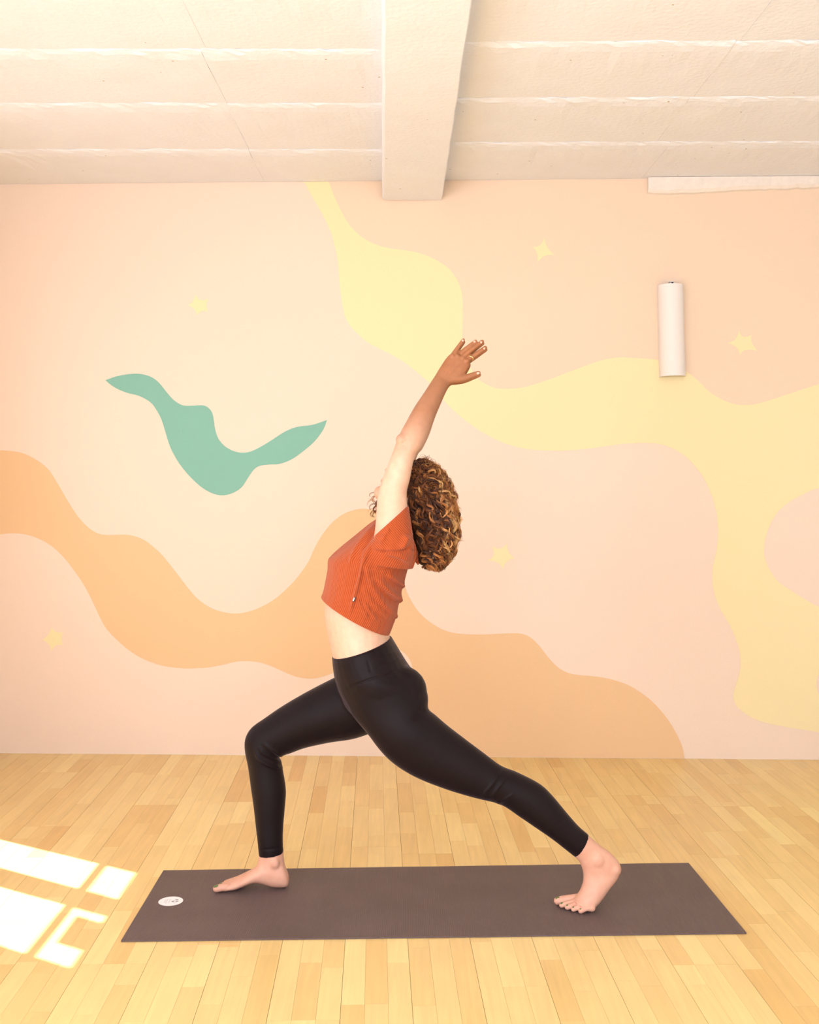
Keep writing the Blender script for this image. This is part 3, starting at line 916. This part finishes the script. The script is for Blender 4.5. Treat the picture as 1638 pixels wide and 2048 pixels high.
# --- skin: one continuous mesh
B = Body()
B.rows([(x0+6, y0, x1-9, y1, Y, b-.022) for x0, y0, x1, y1, Y, b in TORSO] + MID + CHEST)
def under(tab):      # the leg inside the leggings, slimmer at the hip than at the cuff
    out = []
    for i_, (x0, y0, x1, y1, Y, b) in enumerate(tab):
        k = 0.86 if i_ < 7 else (0.90 if i_ < len(tab) - 1 else 0.94)
        mx_, my_ = (x0 + x1) / 2, (y0 + y1) / 2
        out.append((mx_ + (x0 - mx_) * k, my_ + (y0 - my_) * k, mx_ + (x1 - mx_) * k, my_ + (y1 - my_) * k, Y, b * k - (0.006 if i_ < 7 else 0)))
    return out
B.rows(under(NEAR_LEG))
B.rows(under(FAR_LEG))
# near (left) foot on its ball, heel raised
B.rows([(1146,1708,1174,1666,3.37,.033),(1150,1714,1179,1672,3.37,.033),(1158,1723,1199,1690,3.37,.032),(1164,1737,1222,1706,3.37,.033),(1166.5,1752,1240,1728,3.37,.032),(1165,1766,1238,1752,3.368,.033),(1159,1783,1218,1779,3.365,.036),(1151,1795,1202,1801,3.362,.040),(1146,1800,1189,1813,3.358,.041)], sub=5)
B.ball(P(1226, 1738, 3.37), (.026, .030, .026))
for (x0, y0, z0, x1, y1, z1, r_) in ((.562,3.326,.019,.525,3.320,.0138,.0084),(.556,3.339,.022,.505,3.333,.0142,.0086),(.552,3.352,.024,.488,3.347,.0146,.0087),(.550,3.367,.025,.473,3.363,.0150,.0089),(.548,3.389,.026,.464,3.387,.0190,.0130)):
    B.tube([(x0, y0, z0), ((x0+x1)/2, (y0+y1)/2, z0 * .6 + z1 * .4 + .003), (x1, y1, z1)], [r_*1.25, r_*.92, r_], n=14)
B.ball(P(1196, 1722, 3.3435), (.020, .011, .022))
# far (right) foot flat
FY = 3.535
foot = [(-.3935,FY,.012,.018,.040),(-.400,FY,.024,.008,.060),(-.415,FY,.030,.0056,.085),(-.445,FY,.032,.0064,.100),(-.475,FY,.034,.016,.090),(-.505,FY,.037,.022,.069),(-.535,FY-.003,.041,.014,.053),(-.565,FY-.006,.044,.005,.039),(-.590,FY-.008,.043,.005,.030),(-.606,FY-.008,.038,.007,.024)]
B.loft([(np.array([x, y, (z0+z1)/2]), np.array([0, w, 0]), np.array([0, 0, (z1-z0)/2])) for x, y, w, z0, z1 in foot], sub=5)
B.rows([(567,1700,518,1706,3.54,.034),(568,1718,516,1722,3.538,.032),(571,1735,510,1738,3.536,.032),(573,1755,500,1757,3.535,.031)], sub=4)
B.ball(P(549, 1727, 3.5095), (.016, .011, .019))
for (x0, y0, x1, y1, z, r_) in ((-.590,3.497,-.622,3.492,.0176,.0122),(-.592,3.519,-.621,3.517,.0138,.0086),(-.590,3.536,-.613,3.536,.0134,.0082),(-.586,3.552,-.604,3.553,.0132,.008),(-.578,3.566,-.594,3.568,.0132,.008)):
    B.tube([(x0, y0, z + .003), ((x0+x1)/2, (y0+y1)/2, z + .002), (x1, y1, z)], [r_*1.1, r_*.95, r_], n=14)
# arms
ARM = [(742,1100,822,1112,3.345,.062),(747,1078,822,1084,3.318,.056),(751,1048,819,1050,3.303,.051),(753,1015,816,1018,3.297,.047),(756,987,814,986,3.295,.046),(764.5,959,820,959,3.295,.045),(774,934,826,927,3.296,.043),(783.5,909,834,905,3.298,.041),(792,886,841,898,3.30,.040),(799,868,850,880,3.303,.041),(812,844,857,864,3.312,.041),(828,815,867,834,3.330,.038),(846,788,880,803,3.352,.032),(862,763.5,891,779,3.377,.026),(871,750,899,768,3.393,.022)]
HAND_Y = 3.402
PALM = [(871,750,899,768,3.393,.021),(878,738,911,765,3.398,.019),(885,727,924,756,3.402,.017),(891,718,932,744,3.404,.0155),(897,711,938,733,3.405,.014),(903,707,940,726,3.405,.011)]
FING = [  # (points px, radii m)
    ([(905,711),(916,695),(926.5,680)], [.0078,.0068,.0060], 0.001),
    ([(914,712),(932,697),(951,682.5)], [.0072,.0066,.0058], 0.004),
    ([(923,716),(943,699.5),(964.5,683)], [.0080,.0073,.0064], -0.001),
    ([(932,722),(951,709),(970.5,695.5)], [.0084,.0078,.0067], 0.003),
    ([(896,757),(912,757),(927,756.5),(945,750.5),(957,746)], [.0165,.0150,.0112,.0090,.0074], -0.006)]
def arm(dx, flip):
    def Yf(Y): return Y if not flip else 6.90 - Y
    B.rows([(x0+dx, y0, x1+dx, y1, Yf(Y), b) for x0, y0, x1, y1, Y, b in ARM])
    B.rows([(x0+dx, y0, x1+dx, y1, Yf(Y), b) for x0, y0, x1, y1, Y, b in PALM], sub=4)
    for pts, rad, dy in FING:
        B.tube([P(x+dx, y, Yf(HAND_Y + dy + 0.004 * i)) for i, (x, y) in enumerate(pts)], rad, n=14)
arm(0, False)
# knuckles and wrist bone
for x, y in ((905,712),(915,712),(925,716),(934,722)): B.ball(P(x, y, 3.3985), .0078)
B.ball(P(803, 880, 3.283), (.018, .022, .020))
# the far arm runs behind the near one, palms close together
FARM = []
for (x0, y0, x1, y1, Y, b) in ARM:
    Y2 = 6.87 - Y
    k = 0.5 * min(1, max(0, (y0 - 760) / 260))
    FARM.append((x0 + 3, y0 + 2, x1 + 3, y1 + 2, Y2, b))
B.rows(FARM)
B.rows([(x0+2, y0+3, x1+2, y1+3, 6.87-Y, b) for x0, y0, x1, y1, Y, b in PALM], sub=4)
for pts, rad, dy in FING:
    B.tube([P(x+1, y+4, 6.87 - (HAND_Y + dy + 0.004 * i)) for i, (x, y) in enumerate(pts)], [r_*.95 for r_ in rad], n=14)
# head, tilted back, face up to the left
hp = math.radians(55)
hf = np.array([-math.cos(hp), 0, math.sin(hp)]); hu = np.array([math.sin(hp), 0, math.cos(hp)]); hs = np.array([0, 1.0, 0])
HCN = P(819, 986, 3.45); HSC = 0.90
def HL(f_, s_, u_): return HCN + HSC * (hf * f_ + hs * s_ + hu * u_)
AX = [hf, hs, hu]
B.ball(HL(-.012, 0, .028), np.array([.092, .072, .086]) * HSC, AX)
B.ball(HL(.025, 0, -.030), np.array([.066, .056, .076]) * HSC, AX)
B.ball(HL(.056, 0, -.083), np.array([.028, .028, .026]) * HSC, AX)
for s in (-1, 1):
    B.ball(HL(.055, .034*s, -.028), np.array([.030, .026, .032]) * HSC, AX)
    B.ball(HL(.018, .036*s, -.062), np.array([.046, .022, .034]) * HSC, AX)
    B.ball(HL(.074, .030*s, .030), np.array([.012, .022, .009]) * HSC, AX)
    B.ball(HL(-.010, .070*s, -.010), np.array([.016, .007, .028]) * HSC, AX)
B.tube([HL(.086, 0, .020), HL(.100, 0, .000), HL(.108, 0, -.016)], [.007, .009, .0115], n=12)
for s in (-1, 1): B.ball(HL(.096, .011*s, -.019), np.array([.010, .008, .008]) * HSC, AX)
B.ball(HL(.090, 0, -.044), np.array([.010, .022, .0065]) * HSC, AX)
B.ball(HL(.087, 0, -.055), np.array([.010, .019, .0065]) * HSC, AX)
B.tube([P(796, 1062, 3.45), P(806, 1030, 3.45), P(812, 1000, 3.45)], [.062, .054, .052], n=20)
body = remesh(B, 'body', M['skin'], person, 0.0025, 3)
co = get_co(body.data); px = to_px(co)
keep = np.clip((px[:, 1] - 752) / 25, 0, 1)                       # hands stay crisp
dh = (co - HCN)
keep = np.where((dh @ hf > 0.062) & (np.linalg.norm(dh, axis=1) < .16), 0.35, keep)
keep = np.where((px[:, 0] > 1105) & (px[:, 0] < 1185) & (px[:, 1] > 1785), 0.0, keep)
keep = np.where((px[:, 0] < 462) & (px[:, 1] > 1740), 0.0, keep)
soften(body, keep, 22)
co = get_co(body.data); px = to_px(co)
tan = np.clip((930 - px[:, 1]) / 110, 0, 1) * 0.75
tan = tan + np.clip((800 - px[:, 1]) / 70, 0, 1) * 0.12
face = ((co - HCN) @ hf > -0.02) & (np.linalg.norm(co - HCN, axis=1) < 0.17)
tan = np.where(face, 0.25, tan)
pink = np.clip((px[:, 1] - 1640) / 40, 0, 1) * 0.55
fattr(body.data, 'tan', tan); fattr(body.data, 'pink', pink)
# small relief on skin: tendons on the hand, navel side line
folds(body, [([(905,712),(893,730),(884,748)], .0012, 2.2, 1), ([(915,714),(901,733),(889,752)], .0012, 2.2, 1), ([(925,718),(909,738),(893,757)], .0012, 2.2, 1),
             ([(806,882),(809,892)], -.003, 3, 1), ([(812,874),(816,888),(812,900)], -.0025, 3, 1),
             ([(657,1240),(668,1275),(676,1308)], -.002, 9, 1.0)], 3.5)

# nails
def nail(c, axis, normal, L, w, mat, name):
    c, axis, normal = np.array(c), np.array(axis, float), np.array(normal, float)
    axis /= np.linalg.norm(axis); normal -= axis * (normal @ axis); normal /= np.linalg.norm(normal)
    sidev = np.cross(axis, normal)
    vv = []; ff = []
    n = 8
    for j in range(5):
        for i in range(n + 1):
            u, t = -1 + 2 * i / n, -1 + 2 * j / 4
            ww = w * math.sqrt(max(0, 1 - (abs(t) ** 3) * 0.6))
            vv.append(c + axis * L * t + sidev * ww * u + normal * (0.0011 - 0.35 * w * u * u - 0.0008 * t * t))
    for j in range(4):
        for i in range(n):
            k = j * (n + 1) + i
            ff.append((k, k + 1, k + n + 2, k + n + 1))
    m0 = len(vv)
    vv += [p - normal * 0.0016 for p in vv[:m0]]
    ff += [tuple(x + m0 for x in reversed(f_)) for f_ in ff]
    return mesh_obj(name, vv, ff, mat, body, True)
tips = [((924.5,682.5), (.55,0,.83), .0060), ((948,684.5), (.8,0,.6), .0058), ((961,685.5), (.8,0,.6), .0064), ((967,697.8), (.82,0,.57), .0067), ((955.5,746.8), (.93,0,.3), .0074)]
for (c, ax_, r_), dy_ in zip(tips, (.009, .012, .007, .011, .008)):
    nail(P(c[0], c[1], HAND_Y + dy_) + np.array([0, -r_ * 0.93, 0]), ax_, (0, -1, .1), .0052, .0038, M['nail'], 'fingernail')
for (x, y, z, r_, s) in ((.525,3.320,.0138,.0084,.5),(.505,3.333,.0142,.0086,.62),(.488,3.347,.0146,.0087,.68),(.473,3.363,.0150,.0089,.8),(.464,3.387,.0190,.0130,1.3)):
    nail((x - .001, y - r_ * .25, z + r_ * .86), (-1, 0, -.25), (-.25, -.35, 1), .0058 * s, .0052 * s, M['polish'], 'toenail')
for (x, y, z, r_, s) in ((-.622,3.492,.0180,.0122,1.25),(-.621,3.517,.0140,.0086,.7),(-.613,3.536,.0136,.0082,.6)):
    nail((x - .002, y - r_ * .35, z + r_ * .84), (-1, 0, -.3), (-.25, -.45, 1), .0058 * s, .0052 * s, M['polish'], 'toenail')
for s in (-1, 1):
    e = Body(); e.ball(HL(.0655, .031*s, .012), np.array([.012, .013, .0085]) * HSC, AX)
    eo = e.build('eye', M['eye'], body, True)
    e = Body(); e.ball(HL(.0745, .032*s, .012), np.array([.0035, .0055, .0055]) * HSC, AX)
    e.build('iris', M['dark'], eo, True)
# finger ring: wavy gold band round the index finger
fa = np.array(P(970.5, 695.5, HAND_Y) - P(932, 722, HAND_Y)); fa /= np.linalg.norm(fa)
fb = np.array([0, 1.0, 0]); fc = np.cross(fa, fb)
rc = P(942.0, 715.3, HAND_Y + .0052)
pts = []
for i in range(33):
    a = 2 * math.pi * i / 32
    pts.append(rc + fb * math.cos(a) * .0100 + fc * math.sin(a) * .0092 + fa * .0032 * math.sin(2 * a + .8))
R = Body(); R.tube(pts, [.0017] * len(pts), n=8, sub=1)
R.build('finger_ring', M['gold'], person, True)

# --- leggings
Lg = Body()
LEG_T = [(722,1440,830,1420,3.46,.125),(690,1410,850,1402,3.455,.150),(671,1362,846,1360,3.45,.166),(666,1336,820,1334,3.45,.162),(664,1313,783,1274,3.45,.147)]
Lg.rows(LEG_T)
Lg.rows(NEAR_LEG); Lg.rows(FAR_LEG)
for Y in (3.392, 3.51):
    Lg.ball(P(796, 1382, Y), (.091, .080, .083))
leg = remesh(Lg, 'leggings', M['leggings'], person, 0.0026, 4)
co = get_co(leg.data); px = to_px(co)
keep = np.clip((px[:, 1] - 1316 + (px[:, 0] - 664) * .33) / 14, 0, 1)
keep *= 1 - np.clip((px[:, 1] - 1690) / 15, 0, 1)
keep *= np.where((px[:, 0] > 1120), 0.3, 1)
soften(leg, keep, 45)
leg['label'] = 'black high-waisted full-length leggings'
folds(leg, [
    ([(1004,1533),(990,1560),(965,1590)], .0035, 2.2, 1.6), ([(1018,1546),(1000,1570),(978,1598)], .003, 2.2, 1.6), ([(1030,1585),(1010,1598),(995,1606)], .003, 2.5, 1.6),
    ([(508,1500),(518,1518),(538,1532),(562,1536)], .0060, 2.4, 1.8), ([(516,1492),(528,1508),(558,1524)], .0055, 2.2, 1.6), ([(526,1487),(543,1500),(564,1513)], .0050, 2.2, 1.6),
    ([(850,1418),(838,1428),(826,1440)], -.005, 4, 1.2), ([(842,1416),(832,1424)], -.003, 3, 1),
    ([(680,1382),(730,1362),(770,1348),(808,1325)], -.0022, 2.0, 1), ([(800,1300),(775,1310),(745,1325)], .0022, 3, 1.4), ([(806,1312),(785,1322),(760,1330)], .0022, 3, 1.4), ([(790,1288),(765,1296),(735,1312)], .002, 3, 1.4),
    ([(735,1318),(742,1345)], -.0018, 3, 1), ([(518,1700),(545,1698),(567,1692)], -.0014, 2, 1),
    ([(668,1378),(685,1400),(700,1422)], -.002, 3, 1)], 3.62)

# --- ribbed crop top
S = Body()
S_T = [(642,1194,779,1270,3.45,.150),(647,1180,788,1246,3.45,.152),(651,1160,797,1212,3.45,.153),(655,1138,804,1180,3.45,.155),(657,1117,812,1152,3.45,.158),(674,1099,818,1128,3.45,.162),(706,1073,824,1100,3.45,.160),(738,1047,826,1072,3.45,.128),(757,1036,826,1052,3.45,.078)]
S.rows(S_T)
SLV = [(722,1122,822,1138,3.365,.080),(734,1098,827,1116,3.335,.070),(744,1082,828,1088,3.315,.063),(748,1075,823,1050,3.303,.058),(749,1071,817,1010,3.297,.0545)]
S.rows(SLV)
S.rows([(x0+2, y0, x1+1, y1, 6.87-Y, b) for x0, y0, x1, y1, Y, b in SLV])
# hanging flap of the sleeve at the back and collar roll
S.tube([P(816, 1075, 3.35), P(825, 1096, 3.352), P(826, 1118, 3.356), P(823, 1134, 3.36)], [.014, .012, .009, .0065], n=14)
S.tube([P(824, 1090, 3.40), P(832, 1115, 3.41), P(836, 1128, 3.42)], [.016, .010, .004], n=12)
S.tube([P(800, 1170, 3.42), P(806, 1173, 3.45), P(801, 1176, 3.50)], [.006, .005, .004], n=10)
S.tube([P(793, 1198, 3.41), P(800, 1200, 3.44), P(796, 1203, 3.50)], [.006, .005, .004], n=10)
S.tube([P(784, 1230, 3.40), P(791, 1232, 3.43), P(788, 1236, 3.50)], [.007, .005, .004], n=10)
shirt = remesh(S, 'crop_top', M['shirt'], person, 0.0024, 4)
shirt['label'] = 'orange ribbed short-sleeved crop top'
folds(shirt, [
    ([(748,1080),(735,1105),(726,1130),(718,1160),(707,1200),(700,1226)], 0.0103, 3.0, 1.2), ([(742,1085),(728,1110),(722,1150),(712,1190)], 0.0069, 2.5, 1.0),
    ([(748,1040),(722,1060),(698,1084),(660,1112)], -0.0092, 3.5, 1), ([(752,1046),(730,1075),(712,1100),(700,1125)], 0.0092, 3.5, 1), ([(750,1060),(737,1082),(725,1100)], -0.0069, 2.5, 1),
    ([(731,1110),(732,1140),(742,1172),(762,1205),(790,1233)], 0.0138, 4, 2.2), ([(720,1165),(735,1195),(760,1222),(782,1240)], 0.0080, 4, 2), ([(748,1150),(770,1178),(800,1200)], 0.0138, 4, 2.2), ([(772,1145),(790,1162),(806,1172)], 0.0115, 3.5, 2.2),
    ([(760,1168),(780,1190),(797,1203)], 0.0092, 3.5, 2), ([(712,1192),(722,1215),(735,1235)], 0.0069, 3, 1.5), ([(725,1200),(738,1222),(752,1240)], 0.0069, 3, 1.5),
    ([(744,1098),(765,1103),(800,1102),(822,1092)], -0.0092, 2.2, 1.0), ([(770,1103),(800,1112),(815,1122)], 0.0115, 5, 1.5),
    ([(812,1068),(808,1085),(800,1096)], 0.0138, 5, 1.5), ([(760,1092),(770,1070),(780,1055)], 0.0058, 4, 1)], 3.47)
me = shirt.data
co = get_co(me); px = to_px(co)
tabT = np.array(S_T)
mid = np.stack([(tabT[:, 0] + tabT[:, 2]) / 2, (tabT[:, 1] + tabT[:, 3]) / 2], 1)
_, _, fr0 = poly_dist(px, mid)
seg = np.linalg.norm(np.diff(mid, axis=0), axis=1); cum = np.concatenate([[0], np.cumsum(seg)]) / seg.sum()
def it(col): return np.interp(fr0, cum, col)
cxy = np.stack([it(mid[:, 0]), it(mid[:, 1])], 1)
avec = np.stack([it((tabT[:, 2] - tabT[:, 0]) / 2), it((tabT[:, 3] - tabT[:, 1]) / 2)], 1)
uu = ((px - cxy) * avec).sum(1) / (avec ** 2).sum(1)
ww = (co[:, 1] - 3.45) / it(tabT[:, 5])
rib_t = np.arctan2(-ww, -uu + 1e-9)
rib_t = np.where(rib_t < -math.pi / 2, rib_t + 2 * math.pi, rib_t) * 132 / (2 * math.pi)
# lower back half: ribs follow the hem
sl = np.array([[749, 1071], [817, 1010]], float); sdir = (sl[1] - sl[0]) / np.linalg.norm(sl[1] - sl[0])
rib_s = ((px - sl[0]) @ sdir) / 3.6
nrm = np.array([-sdir[1], sdir[0]])
dist = (px - sl[0]) @ nrm
is_sl = (px[:, 1] < 1100 + 0.0 * px[:, 0]) & (px[:, 0] > 745 - (1100 - px[:, 1]) * 0.15) & (np.abs(co[:, 1] - 3.45) > 0.06)
is_sl &= px[:, 0] > 746 - 0.05 * (px[:, 1] - 1071)
rib = np.where(is_sl, rib_s, rib_t)
fattr(me, 'rib', rib)
# side label
tp = P(708.5, 1198, 3.302)
tg = MB()
def tagbox(cx_, cz_, w, h, y0, y1, sk):
    return [(cx_-w-sk, y0, cz_-h), (cx_+w-sk, y0, cz_-h), (cx_+w+sk, y0, cz_+h), (cx_-w+sk, y0, cz_+h), (cx_-w-sk, y1, cz_-h), (cx_+w-sk, y1, cz_-h), (cx_+w+sk, y1, cz_+h), (cx_-w+sk, y1, cz_+h)]
BF = [(0,1,2,3),(7,6,5,4),(1,0,4,5),(2,1,5,6),(3,2,6,7),(0,3,7,4)]
tg.add(tagbox(tp[0], tp[2], .0036, .0068, 3.290, 3.305, .0022), BF)
to = tg.build('side_label', M['ink'], person)
tg = MB(); tg.add(tagbox(tp[0] - .0010, tp[2] + .0005, .0017, .0050, 3.2892, 3.2898, .0016), BF)
tg.build('label_patch', M['sticker'], to)

# --- hair: dark core and curly locks
Hc = Body()
Hc.ball(P(850, 985, 3.45), (.055, .088, .075)); Hc.ball(P(866, 1025, 3.45), (.055, .092, .075)); Hc.ball(P(866, 1072, 3.45), (.044, .085, .060)); Hc.ball(P(858, 1102, 3.45), (.028, .070, .036)); Hc.ball(P(838, 953, 3.45), (.038, .084, .046)); Hc.ball(P(830, 990, 3.42), (.030, .062, .055)); Hc.ball(P(838, 1040, 3.42), (.030, .060, .055)); Hc.ball(P(846, 1078, 3.43), (.034, .070, .050)); Hc.ball(P(846, 1112, 3.44), (.022, .055, .030))
core = remesh(Hc, 'hair', M['hair_core'], person, 0.005, 3)
core['label'] = 'shoulder-length curly brown hair with golden highlights'
Rb = cat_rom([(828,921),(848,918),(866,930),(882,944),(895,964),(907,995),(913,1028),(914,1066),(906,1100),(891,1126),(872,1139)], 6)
Lb = cat_rom([(800,940),(800,952),(801,974),(804,1000),(810,1030),(818,1058),(826,1085),(832,1108),(838,1122),(846,1132),(852,1138)], 6)
def env(t, phi, rad):
    x = t * (len(Rb) - 1); i = int(min(max(x, 0), len(Rb) - 1.001)); fr_ = x - i
    r_ = Rb[i] * (1 - fr_) + Rb[i+1] * fr_; l_ = Lb[i] * (1 - fr_) + Lb[i+1] * fr_
    c = (r_ + l_) / 2; h = (r_ - l_) / 2
    dep = (0.060 + 0.045 * math.sin(min(1, t * 1.6) * math.pi * 0.55)) * (1 - 0.35 * max(0, t - .7) / .3)
    q_ = c + h * math.cos(phi) * rad
    return P(q_[0], q_[1], 3.45 - dep * math.sin(phi) * rad)
HV, HF, HCc = [], [], []
vcount = 0
def strand(path, r0, col0, col1):
    global vcount
    n = len(path)
    tang = np.gradient(path, axis=0); tang /= np.linalg.norm(tang, axis=1)[:, None] + 1e-9
    ref = np.array([0.3, 0.8, 0.52])
    a = np.cross(tang, ref); a /= np.linalg.norm(a, axis=1)[:, None] + 1e-9
    b = np.cross(tang, a)
    rr = r0 * np.clip(1.15 - np.linspace(0, 1, n) ** 3, 0.15, 1)[:, None]
    ring_ = np.stack([path + rr * a, path + rr * (-.5 * a + .866 * b), path + rr * (-.5 * a - .866 * b)], 1)
    HV.append(ring_.reshape(-1, 3))
    i = np.arange(n - 1)[:, None] * 3
    q_ = np.concatenate([np.concatenate([i + j, i + (j+1) % 3, i + 3 + (j+1) % 3, i + 3 + j], 1) for j in range(3)], 0) + vcount
    HF.append(q_)
    t = np.linspace(0, 1, n)[:, None]
    HCc.append(np.repeat(np.array(col0) * (1 - t) + np.array(col1) * t, 3, axis=0))
    vcount += 3 * n
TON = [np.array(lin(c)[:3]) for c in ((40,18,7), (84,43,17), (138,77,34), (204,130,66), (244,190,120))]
def lock(t0, t1, phi0, phi1, rad0, rad1, curl, turns, k, tone, thick, spread=.0022, tight=1.0):
    n = int(12 + turns * 8)
    ts = np.linspace(t0, t1, n)
    tt = np.linspace(0, 1, n)
    base = np.array([env(t, phi0 + (phi1 - phi0) * a, rad0 + (rad1 - rad0) * a) for a, t in zip(tt, ts)])
    tang = np.gradient(base, axis=0); tang /= np.linalg.norm(tang, axis=1)[:, None]
    u = np.cross(tang, np.array([0, 1, 0.0])); u /= np.linalg.norm(u, axis=1)[:, None] + 1e-9
    w = np.cross(tang, u)
    ph0 = random.uniform(0, 6.28); sgn = random.choice((-1, 1))
    wob = random.uniform(.7, 1.3); wp = random.uniform(0, 6.28)
    for s in range(k):
        ph = ph0 + random.gauss(0, .16)
        cr = curl * random.uniform(.85, 1.12)
        off = np.array([random.gauss(0, spread) for _ in range(3)])
        amp = cr * np.clip(tt * 3, 0.25, 1) * (1 + .3 * np.sin(wp + tt * 9 * wob))
        ang = sgn * (ph + tt * turns * 2 * math.pi + .6 * np.sin(wp + tt * 7))
        path = base + off * (0.5 + .7 * tt)[:, None] + u * (amp * np.cos(ang))[:, None] + w * (amp * tight * np.sin(ang))[:, None]
        c0_ = TON[max(0, tone - 1)]; c1_ = TON[tone]
        jit = random.uniform(.7, 1.25)
        strand(path, thick * random.uniform(.7, 1.2), c0_ * jit, c1_ * jit)
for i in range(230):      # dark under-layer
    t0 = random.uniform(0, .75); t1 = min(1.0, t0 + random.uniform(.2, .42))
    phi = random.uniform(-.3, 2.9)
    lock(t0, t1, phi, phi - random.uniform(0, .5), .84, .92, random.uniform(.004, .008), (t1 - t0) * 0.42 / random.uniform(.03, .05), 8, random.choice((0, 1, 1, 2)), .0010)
for i in range(150):      # fine crimped hair at the crown
    t0 = random.uniform(0, .22); t1 = t0 + random.uniform(.12, .26)
    phi = random.uniform(.2, 2.9)
    lock(t0, t1, phi, phi - random.uniform(.2, .8), .93, .99, random.uniform(.002, .0045), (t1 - t0) * 0.42 / random.uniform(.014, .024), 7, random.choice((1, 2, 2, 3)), .0007)
for i in range(210):      # waves lying on top, mostly golden on the right side and lower down
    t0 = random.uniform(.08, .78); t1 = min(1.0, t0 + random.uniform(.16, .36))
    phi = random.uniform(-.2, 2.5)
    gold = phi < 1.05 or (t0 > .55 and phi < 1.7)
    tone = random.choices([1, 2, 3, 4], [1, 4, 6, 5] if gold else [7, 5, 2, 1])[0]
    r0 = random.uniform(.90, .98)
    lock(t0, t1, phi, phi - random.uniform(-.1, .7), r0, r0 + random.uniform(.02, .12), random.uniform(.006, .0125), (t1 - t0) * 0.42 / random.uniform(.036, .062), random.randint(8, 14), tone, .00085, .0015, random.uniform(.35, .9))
for i in range(330):      # frizz and stray hairs round the outline
    t0 = random.uniform(.06, .85); t1 = min(1.0, t0 + random.uniform(.06, .2))
    phi = random.gauss(0.15, .5)
    lock(t0, t1, phi, phi + random.gauss(0, .3), .98, random.uniform(1.02, 1.16), random.uniform(.003, .012), random.uniform(.8, 3), 1, random.choice((2, 3, 3, 4)), .00045)
for i in range(46):       # ends curling out at the bottom
    t0 = random.uniform(.74, .9)
    phi = random.uniform(-.2, 2.2)
    lock(t0, 1.0, phi, phi - .3, .9, random.uniform(1.0, 1.55), random.uniform(.006, .011), random.uniform(1.2, 2.6), 7, random.choice((1, 2, 3, 3)), .0008, .0014)
# ringlets in front of the far shoulder
def ringlet(x0, y0, x1, y1, Y, curl, turns, k, tone):
    n = int(turns * 12) + 14
    n0 = 14                                # run from the far side of the head before curling
    lead = cat_rom([(826, 962, 3.522), (800, 966, Y), (780, 974, Y), (x0, y0, Y)], 5)[:n0]
    t2 = np.linspace(0, 1, n - n0)
    base = np.array([P(*p_) for p_ in lead] + [P(x0 + (x1-x0)*t + 2*math.sin(t*5), y0 + (y1-y0)*t, Y) for t in t2])
    tt = np.concatenate([np.zeros(n0), t2])
    grow = np.concatenate([np.linspace(0.1, .7, n0), np.ones(n - n0)])
    for s in range(k):
        ph = random.uniform(0, .8); cr = curl * random.uniform(.7, 1.1)
        ang = ph + tt * turns * 2 * math.pi
        path = base + grow[:, None] * np.stack([cr*np.cos(ang), cr*.5*np.sin(ang*1.1), cr*.95*np.sin(ang)], 1) + np.array([random.gauss(0, .001), 0, random.gauss(0, .001)])
        strand(path, .0008, TON[tone-1], TON[tone])
for (a, b, c, d, Yr, cu, tu, kk, tn) in ((764,984,744,1033,3.53,.0062,5,6,2),(766,988,751,1024,3.54,.0068,4,6,3),(760,985,740,1008,3.53,.0075,2.6,5,3),(768,1000,747,1034,3.55,.0058,4,6,1),
        (758,983,740,990,3.53,.0060,1.8,4,2),(766,996,742,1016,3.535,.0070,2.8,5,2),(768,1008,744,1030,3.54,.0064,2.4,5,3),(764,986,738,1000,3.535,.0055,2.2,2,3),(768,1010,740,1024,3.54,.0075,1.6,2,3)):
    ringlet(a, b, c, d, Yr, cu, tu, kk, tn)
V = np.concatenate(HV); Fq = np.concatenate(HF); C = np.concatenate(HCc)
me = bpy.data.meshes.new('curls')
me.vertices.add(len(V)); me.vertices.foreach_set('co', V.astype(np.float32).ravel())
me.loops.add(Fq.size); me.loops.foreach_set('vertex_index', Fq.astype(np.int32).ravel())
me.polygons.add(len(Fq)); me.polygons.foreach_set('loop_start', (np.arange(len(Fq)) * 4).astype(np.int32))
me.update(calc_edges=True)
me.polygons.foreach_set('use_smooth', [True] * len(Fq))
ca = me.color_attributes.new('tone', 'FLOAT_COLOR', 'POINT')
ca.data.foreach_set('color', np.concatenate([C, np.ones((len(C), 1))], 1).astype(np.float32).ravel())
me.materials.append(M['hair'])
hs_ = link(bpy.data.objects.new('curls', me), person)
hs_.parent = core
hs_['kind'] = 'stuff'
